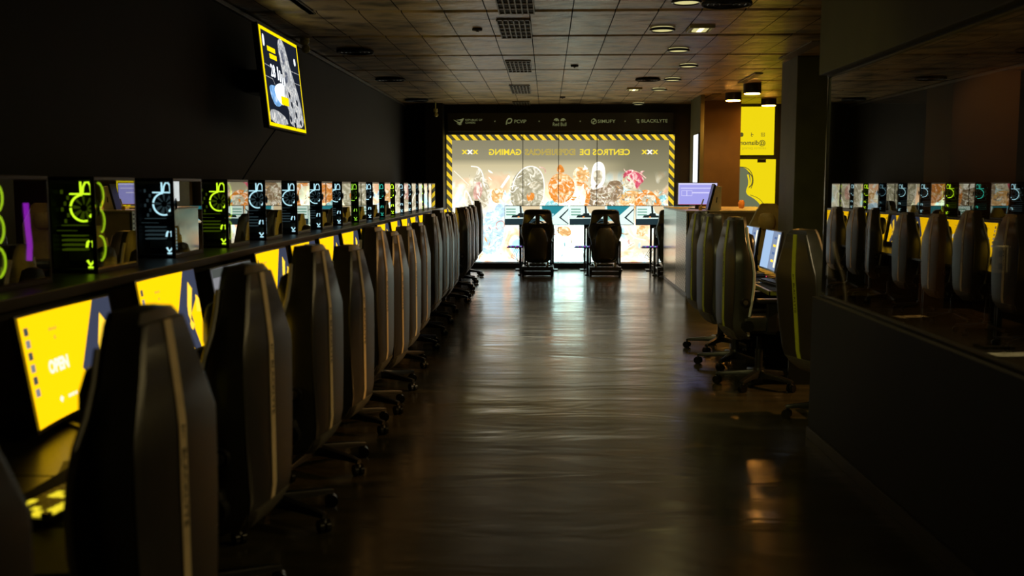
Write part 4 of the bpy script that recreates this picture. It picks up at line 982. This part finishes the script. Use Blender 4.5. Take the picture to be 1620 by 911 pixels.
# ------------------------------------------------------------------ reception counter
def perf_mat():
    m = bpy.data.materials.new('perforated_metal'); m.use_nodes = True; nt = m.node_tree; b = nt.nodes['Principled BSDF']
    L = nt.links.new; N = nt.nodes.new
    tc = N('ShaderNodeTexCoord'); s_ = N('ShaderNodeSeparateXYZ'); L(tc.outputs['Object'], s_.inputs[0])
    def f(src, k):
        a = N('ShaderNodeMath'); a.operation = 'MULTIPLY'; a.inputs[1].default_value = k; L(src, a.inputs[0])
        c = N('ShaderNodeMath'); c.operation = 'SINE'; L(a.outputs[0], c.inputs[0]); return c
    p = N('ShaderNodeMath'); p.operation = 'MULTIPLY'; L(f(s_.outputs['Y'], 40).outputs[0], p.inputs[0]); L(f(s_.outputs['Z'], 95).outputs[0], p.inputs[1])
    g = N('ShaderNodeMath'); g.operation = 'GREATER_THAN'; g.inputs[1].default_value = .18; L(p.outputs[0], g.inputs[0])
    mx = N('ShaderNodeMix'); mx.data_type = 'RGBA'; mx.inputs[6].default_value = (.50, .47, .36, 1); mx.inputs[7].default_value = (.05, .045, .03, 1); L(g.outputs[0], mx.inputs[0]); L(mx.outputs[2], b.inputs['Base Color'])
    b.inputs['Roughness'].default_value = .3; b.inputs['Metallic'].default_value = .75; return m
K['perf'] = perf_mat(); K['panelm'] = mat('satin_grey_panel', (.52, .49, .38), .22, .75, noise=.06)
ax, ay = onZ(1084, 468, 0); bx_, by_ = onZ(1048, 436, 0)
CZ = 1.6-39.5*14.3/1575; by_ = min(by_, 17.3)
cnt = empty('reception_counter', 'reception counter with perforated metal side and tan top', 'counter', (ax+.6, ay+1, 0))
K['front'] = mat('tan_counter_front', (.26, .19, .09), .5, noise=.12, nscale=8)
cb = MB().bx(ax+.02, ax+.04, ay+.02, by_, .0, CZ-.03, 'black').bx(ax+.04, ax+1.35, ay, ay+.06, .0, CZ-.03, 'front').bx(ax+.04, ax+1.35, by_-.05, by_, 0, CZ-.03, 'olive').bx(ax+1.29, ax+1.35, ay, by_, 0, CZ-.03, 'olive')
childw(cb, 'counter_body', cnt)
md = ay+(by_-ay)*.42
childw(MB().bx(ax, ax+.02, ay+.01, md, .05, CZ-.03, 'perf'), 'perforated_panel', cnt); childw(MB().bx(ax, ax+.02, md, by_, .05, CZ-.03, 'panelm'), 'satin_panel', cnt)
childw(MB().bx(ax+.01, ax+.1, ay+.01, by_, 0, .05, 'black'), 'plinth', cnt)
childw(MB().bx(ax-.01, ax+1.55, ay-.03, by_+.02, CZ-.03, CZ, 'wood'), 'countertop', cnt, bevel=.004)
# monitor on the counter
YC = ay+.9; x0, z1 = onY(1073.5, 289.5, YC); x1, z0 = onY(1134, 323.5, YC); xc, zc = (x0+x1)/2, (z0+z1)/2; W, Hh = x1-x0, z1-z0
cm = empty('desktop_monitor', 'monitor with a lavender desktop on the reception counter', 'monitor', (xc, YC, CZ))
childw(MB().box((xc, YC+.02, zc), (W+.02, .03, Hh+.02), 'black'), 'housing', cm, bevel=.004)
s = MB()
def q(u0, u1, v0, v1, m, k): s.add([(x0+W*u0, YC-.001*k+.004, z0+Hh*v0), (x0+W*u1, YC-.001*k+.004, z0+Hh*v0), (x0+W*u1, YC-.001*k+.004, z0+Hh*v1), (x0+W*u0, YC-.001*k+.004, z0+Hh*v1)], [(0, 1, 2, 3)], m)
q(0, 1, 0, 1, 'lav2', 1); q(.02, 1, .02, .92, 'lav', 2); q(.06, .95, .74, .78, 'lav2', 3); q(.08, .36, .40, .66, 'lav2', 3); q(.09, .21, .42, .64, 'lav', 4); q(.23, .35, .42, .64, 'lav', 4)
q(.36, .8, .52, .58, 'lav2', 3); q(.0, 1, 0, .015, 'pink', 5)
childw(s, 'screen', cm)
childw(MB().box((xc, YC+.06, (CZ+zc)/2), (.06, .03, zc-CZ), 'black').box((xc, YC+.06, CZ+.008), (.24, .18, .016), 'black'), 'stand', cm, bevel=.002)
# payment terminal stand
Yp = ay+.25; pb0 = onY(1120, 335, Yp)[0]; pb1 = onY(1141, 335, Yp)[0]; pt0 = onY(1131, 295, Yp); 
tm = empty('terminal_stand', 'cream wedge stand holding a dark tablet on the counter edge', 'tablet stand', (pb0, Yp, CZ))
wd_ = MB().prism([(pb0+.03, CZ), (pb1, CZ), (pb1, pt0[1]+.0), (pt0[0]+.02, pt0[1]+.01), (pt0[0]-.03, pt0[1]-.10)], lambda u, v, k: (u, Yp+.0+.20*k, v), 'cream')
childw(wd_, 'wedge_body', tm, bevel=.006)
childw(MB().prism([(pb0-.01, CZ), (pb0+.027, CZ), (pt0[0]+.018, pt0[1]+.02), (pt0[0]-.01, pt0[1]+.04)], lambda u, v, k: (u, Yp-.01+.22*k, v), 'black'), 'tablet', tm, bevel=.003)
X, Z = onY(1133.5, 316, Yp); childw(MB().prism([(X-.008, Z-.045), (X+.008, Z-.04), (X+.012, Z+.04), (X, Z+.035)], lambda u, v, k: (u, Yp-.003+.003*k, v), 'dark'), 'slot', tm)
X, Z = onY(1108, 333, Yp); X2, Z2 = onY(1113, 315, Yp)
ph = empty('pen_holder', 'small yellow holder with a white pen on the counter', 'pen holder', (X, Yp, CZ))
K['pholder'] = mat('mustard_plastic', (.7, .42, .05), .4, noise=.05)
childw(MB().cyl((X, Yp, CZ), (X, Yp, CZ+.05), .026, 'pholder', 16), 'holder', ph); childw(MB().cyl((X, Yp, CZ+.03), (X2, Yp, Z2), .010, 'white', 10), 'pen', ph)
X, Z = onY(1173, 323, 16.0); K['amber'] = mat('orange_enamel', (.85, .35, .08), .45, noise=.05)
o = small('orange_jar', 'jar', 'small orange jar at the foot of the brown column', MB().tube([(0, 0, 0), (0, 0, .02), (0, 0, .09), (0, 0, .12), (0, 0, .13)], [.03, .045, .05, .035, .03], 'amber', 18), (X, 16.0, CZ), 0, None, 0, 50)
small('back_shelf', 'shelf', 'dark shelf running behind the reception counter at the right', MB().box((0, 0, CZ-.02), (2.0, .5, .04), 'wood').bx(-.98, -.94, -.22, .22, 0, CZ-.04, 'olive').bx(.94, .98, -.22, .22, 0, CZ-.04, 'olive').bx(-.98, .98, .18, .22, 0, CZ-.04, 'olive'), (X+.6, 16.1, 0), 0, None, .004) if by_ < 15.8 else None

# thin portrait screen edge-on
p0 = onX(1095.5, 214, 2.595); 
ts = empty('portrait_screen', 'tall thin portrait screen seen edge-on beside the brown column', 'screen', (2.6, 17.75, 1.3))
childw(MB().bx(2.60, 2.6199, 17.47, 18.03, 1.30, p0[1]+.01, 'black'), 'housing', ts, bevel=.002)
childw(MB().bx(2.596, 2.5995, 17.49, 18.01, 1.32, p0[1]-.01, 'tv_white'), 'screen', ts)

# ------------------------------------------------------------------ right desk
dk = empty('gaming_desk', 'dark desk with lime front edge carrying the pale blue monitors', 'desk', (2.1, 9.3, 0))
DY0 = 7.98
childw(MB().bx(1.78, 2.60, DY0, 10.6, .73, .76, 'desk'), 'desktop', dk, bevel=.003)
childw(MB().bx(1.77, 2.60, DY0-.012, DY0, .728, .762, 'deskedge').bx(1.768, 1.78, DY0-.012, 10.6, .728, .762, 'deskedge'), 'edge_strip', dk)
for y in (DY0+.02, 10.55):
    childw(MB().bx(1.95, 2.58, y, y+.03, 0, .729, 'black'), 'side_panel', dk)
childw(MB().bx(2.57, 2.595, DY0+.05, 10.5, .2, .729, 'black'), 'modesty_panel', dk)
for i, Y in enumerate((8.3, 9.15, 10.0)):
    small('mouse_pad', 'mouse pad', 'black desk pad on the right desk, %s of three from the camera' % ordn[i], MB().box((0, 0, .002), (.7, .30, .004), 'pad'), (1.95, Y, .76), PI/2, 'desk pads on the right desk', .001)
kb = make_keyboard('keyboard on the right desk before the middle monitor', (1.93, 8.5, .765), PI/2+R(6), False, 'keyboards on the right desk')
K['pinkg'] = em('pink_glow', (1, .12, .25), 1.1, False)
MB().bx(-.21, -.06, -.074, -.0685, .004, .014, 'pinkg').bx(-.06, .03, -.074, -.0685, .004, .014, 'g_lime').obj('edge_light', kb)
dup(kb, (1.93, 9.35, .765), PI/2, 'keyboard on the right desk before the farthest monitor')
ms = MB().sphere((0, 0, .014), .032, 'black', 10, None, (1, 1.75, .62))
small('computer_mouse', 'mouse', 'black mouse on the right desk beside the nearer keyboard', ms, (1.93, 8.12, .776), 0, None, 0, 60)
cbm = MB()
for k in range(4): cbm.tube([(2.2, 8.5+k*.35, .79), (2.15+.05*(k % 2), 8.6+k*.35, .775), (2.28, 8.75+k*.35, .775), (2.4, 8.6+k*.35, .78)], .005, 'tan' if k % 2 else 'black', 6)
o = cbm.obj('monitor_cables', None, 0, 40); o['label'] = 'tangle of cables behind the monitors on the right desk'; o['category'] = 'cable'

# booth interior behind the glass
bd = empty('booth_desk', 'dark desk behind the tinted glass partition', 'desk', (2.35, 4.6, 0))
childw(MB().bx(2.15, 2.9, 3.2, 6.9, .73, .76, 'desk'), 'desktop', bd, bevel=.003)
for y in (3.25, 6.8): childw(MB().bx(2.2, 2.85, y, y+.03, 0, .729, 'black'), 'side_panel', bd)
for k, (px, py, a, b, rz) in enumerate(((1440, 500, .21, .10, 20), (1600, 560, .2, .12, 8))):
    x, y = onZ(px, py, .765)
    small('paper_sheet', 'paper', ['white paper strip lying on the booth desk behind the glass', 'pale paper at the right photo edge behind the glass'][k], MB().box((0, 0, .0015), (a, b, .003), 'paper'), (x, y, .7605), R(rz))
X, Z = onY(1581, 410, 5.2)
sp = empty('intercom_post', 'slim post with a cream two-button intercom behind the glass', 'intercom', (X, 5.2, .76))
childw(MB().bx(X-.03, X+.03, 5.2, 5.23, .76, Z+.1, 'black').bx(X-.08, X+.08, 5.15, 5.28, .76, .775, 'black'), 'post', sp, bevel=.002)
childw(MB().box((X, 5.19, Z), (.07, .02, .14), 'cream'), 'intercom_plate', sp, bevel=.006)
for dz in (.03, -.035): childw(MB().box((X+.002, 5.178, Z+dz), (.032, .006, .032), 'black'), 'button', sp, bevel=.002)

# ------------------------------------------------------------------ ceiling fittings
def at_ceiling(px, py, z=H):
    return onZ(px, py, z)
def downlight(px, py, lab, r_=.115, on=True):
    x, y = at_ceiling(px, py)
    t = empty('round_downlight', lab, 'ceiling light', (x, y, H-.02), 0, 'round ceiling lights' if on else 'dark round ceiling fittings')
    MB().ring((0, 0, .0), (1, 0, 0), (0, 1, 0), r_, .014, 'blackm' if on else 'dark', n=32, k=8).obj('rim', t, 0, 60)
    MB().cyl((0, 0, -.004), (0, 0, .024), r_*.93, 'downlight' if on else 'dark', 32).obj('diffuser' if on else 'speaker_cone', t)
    if not on:
        g_ = MB()
        for k in (.3, .55, .8): g_.ring((0, 0, -.006), (1, 0, 0), (0, 1, 0), r_*k, .004, 'blackm', n=24, k=4)
        g_.obj('grille_ring', t)
dl = [(1086, -1, 'nearest lit round downlight, cut by the top photo edge'), (1048, 44, 'lit round downlight left of the square light'), (1073, 77, 'lit round downlight behind the square light'), (1089, 102, 'lit round downlight, fourth from the camera'), (1064, 124, 'lit round downlight beside the dark speaker'), (1043, 140, 'lit round downlight beside the small square light'), (1010, 163, 'farthest lit round downlight above the logo board')]
for px, py, lab in dl: downlight(px, py, lab)
for px, py, lab, r_ in ((1025, 124, 'dark round ceiling speaker beside a lit downlight', .17), (562, 79, 'dark round ceiling vent nearest the television', .2), (617, 124, 'dark round ceiling vent, middle of three along the left wall', .2), (659, 157, 'dark round ceiling vent farthest along the left wall', .2), (1150, 2, 'dark round ceiling vent at the top photo edge', .2)):
    downlight(px, py, lab, r_, False)
def sq(px, py, lab, s_=.17):
    x, y = at_ceiling(px, py); t = empty('square_light', lab, 'ceiling light', (x, y, H-.015), 0, 'square ceiling lights')
    f = MB()
    for sg in (-1, 1): f.bx(sg*s_-.012, sg*s_+.012, -s_*1.4, s_*1.4, -.012, .02, 'fixture').bx(-s_, s_, sg*s_*1.4-.012, sg*s_*1.4+.012, -.012, .02, 'fixture')
    f.obj('frame', t, .003); MB().bx(-s_*.9, s_*.9, -s_*1.3, s_*1.3, .005, .02, 'vent').obj('reflector', t)
    g_ = MB()
    for k in (-1, 0, 1): g_.box((k*s_*.4, 0, -.002), (.05, s_*2.2, .012), 'lamp' if k == 0 else 'downlight')
    g_.obj('tube_lamp', t)
sq(1108, 44, 'bright square louvre light near the round downlights', .11); sq(1003, 140, 'small square light farther down the ceiling', .11)
def grille(px0, py0, py1, lab, w=.31, nx=6, ny=5):
    x0, y0 = at_ceiling(px0, py0); _, y1 = at_ceiling(px0, py1)
    x, y, l = x0, (y0+y1)/2, abs(y0-y1)
    t = empty('ceiling_grille', lab, 'vent', (x, y, H-.006), 0, 'egg-crate ceiling grilles')
    MB().box((0, 0, .004), (w, l, .006), 'dark').obj('backing', t)
    g_ = MB()
    for k in range(nx+1): g_.box((-w/2+w*k/nx, 0, -.006), (.012, l, .014), 'vent')
    for k in range(ny+1): g_.box((0, -l/2+l*k/ny, -.003), (w, .035, .008), 'vent')
    g_.obj('louvre', t)
for k, (px, a, b) in enumerate(((810, -24, 20), (812, 30, 59), (819, 95, 113), (821.5, 134, 147), (824, 160, 167.5))):
    grille(px, a, b, 'square-holed ceiling grille, %s from the camera' % ordn[k])
def slots(c4, lab, n=6):
    (x0, y0), (x1, y1) = at_ceiling(*c4[0]), at_ceiling(*c4[1])
    t = empty('slot_vent', lab, 'vent', ((x0+x1)/2, (y0+y1)/2, H-.006), 0, 'linear slot vents'); w, l = abs(x1-x0), abs(y1-y0)
    MB().box((0, 0, .004), (w, l, .006), 'dark').obj('backing', t); g_ = MB()
    for k in range(n+1): g_.box((-w/2+w*k/n, 0, -.003), (.022, l, .012), 'vent')
    for sg in (-1, 1): g_.box((0, sg*l/2, -.003), (w+.02, .02, .012), 'vent')
    g_.obj('slats', t)
slots(((455, -12), (490, 20)), 'wide slot vent in the ceiling near the television'); slots(((1250, 92), (1285, 64)), 'slot vent above the dark column'); slots(((1168, 130), (1206, 115)), 'slot vent in the ceiling left of the spotlights'); slots(((1112, 157), (1140, 148)), 'farthest slot vent above the brown column')
def dot(px, py, lab):
    x, y = at_ceiling(px, py)
    small('sprinkler_head', 'sprinkler', lab, MB().cyl((0, 0, -.012), (0, 0, .012), .05, 'dark', 16).cyl((0, 0, -.03), (0, 0, -.01), .014, 'steel', 10), (x, y, H-.008), 0, 'ceiling sprinklers')
dot(755, 45, 'small sprinkler in the ceiling left of the grilles'); dot(909, 103, 'small sprinkler in the ceiling right of the grilles'); dot(890, 153, 'small sprinkler near the far ceiling end')
# surface spotlights, warm
def spot(px, py, Y, lab, power, aim, size):
    X, Z = onY(px, py, Y); t = empty('surface_spotlight', lab, 'ceiling light', (X, Y, Z), 0, 'surface spotlights over the counter')
    MB().cyl((0, 0, .0), (0, 0, H-Z+.004), .135, 'black', 28).obj('can', t, .006, 50)
    MB().cyl((0, 0, -.006), (0, 0, .002), .118, 'spot_lens', 28).obj('lens', t)
    ld = bpy.data.lights.new('spotlight', 'SPOT'); ld.energy = power; ld.color = (1, .55, .16); ld.spot_size = R(size); ld.spot_blend = .6; ld.shadow_soft_size = .05
    lo = bpy.data.objects.new('spotlight_beam', ld); C.objects.link(lo); lo.location = (X, Y, Z-.02)
    d = Vector(aim)-Vector((X, Y, Z)); lo.rotation_euler = d.to_track_quat('-Z', 'Y').to_euler()
spot(1190, 148, 15.6, 'black surface spotlight nearest over the counter', 90, (3.1, 15.6, 0), 120)
spot(1160, 159, 17.1, 'black surface spotlight left over the counter', 90, (3.2, 18.0, .6), 120)
spot(1216, 167, 18.3, 'black surface spotlight at the yellow window top', 60, (4.3, 17.2, 0), 110)
# warm lamp in the side area to the right of the corridor (outside the frame)
ld = bpy.data.lights.new('side_lamp', 'SPOT'); ld.energy = 420; ld.color = (1, .5, .14); ld.spot_size = R(50); ld.shadow_soft_size = .04
lo = bpy.data.objects.new('side_lamp', ld); C.objects.link(lo); lo.location = (5.2, 7.7, 2.9); lo.rotation_euler = (Vector((1.3, 7.4, 0))-Vector((5.2, 7.7, 2.9))).to_track_quat('-Z', 'Y').to_euler()
ld = bpy.data.lights.new('booth_lamp', 'SPOT'); ld.energy = 60; ld.color = (1, .45, .12); ld.spot_size = R(80); ld.spot_blend = .7
lo = bpy.data.objects.new('booth_lamp', ld); C.objects.link(lo); lo.location = (6.3, 12.6, 3.0); lo.rotation_euler = (Vector((6.3, 13.95, 2.5))-Vector((6.3, 12.6, 3.0))).to_track_quat('-Z', 'Y').to_euler()

# ceiling lamps of the side area and the lit downlights over the aisle
for (x, y, p, tg, sz) in ((4.2, 5.2, 560, (-1.0, 5.0, .7), 70), (4.0, 2.0, 420, (-1.0, 2.6, .7), 70)):
    ld = bpy.data.lights.new('booth_downlight', 'SPOT'); ld.energy = p; ld.color = (1, .78, .42); ld.spot_size = R(sz); ld.spot_blend = .8; ld.shadow_soft_size = .12
    lo = bpy.data.objects.new('booth_downlight', ld); C.objects.link(lo); lo.location = (x, y, 2.9); lo.rotation_euler = (Vector(tg)-Vector((x, y, 2.9))).to_track_quat('-Z', 'Y').to_euler()
ld = bpy.data.lights.new('right_row_fill', 'SPOT'); ld.energy = 170; ld.color = (.95, .85, .32); ld.spot_size = R(46); ld.spot_blend = .9; ld.shadow_soft_size = .1  # unseen fill light, added to brighten the chair backs at the right desk
lo = bpy.data.objects.new('right_row_fill', ld); C.objects.link(lo); lo.location = (-1.0, 2.2, 3.05); lo.rotation_euler = (Vector((1.75, 8.0, .95))-Vector((-1.0, 2.2, 3.05))).to_track_quat('-Z', 'Y').to_euler()
for px, py, lab in dl[:-1]:
    x, y = at_ceiling(px, py)
    ld = bpy.data.lights.new('downlight_lamp', 'SPOT'); ld.energy = 14; ld.color = (1, .85, .35); ld.spot_size = R(150); ld.spot_blend = 1; ld.shadow_soft_size = .1
    lo = bpy.data.objects.new('downlight_lamp', ld); C.objects.link(lo); lo.location = (x, y, H-.05)

# ------------------------------------------------------------------ world / view
wd = bpy.data.worlds.new('world'); bpy.context.scene.world = wd; wd.use_nodes = True
wd.node_tree.nodes['Background'].inputs[0].default_value = (.01, .01, .008, 1); wd.node_tree.nodes['Background'].inputs[1].default_value = .05
sc = bpy.context.scene
sc.view_settings.view_transform = 'Standard'; sc.view_settings.look = 'None'; sc.view_settings.gamma = 1; sc.view_settings.use_curve_mapping = False
sc.view_settings.exposure = 0
sc.cycles.max_bounces = 8; sc.cycles.transparent_max_bounces = 24; sc.cycles.glossy_bounces = 5; sc.cycles.sample_clamp_indirect = 4; sc.cycles.blur_glossy = .2
sc.cycles.caustics_reflective = True
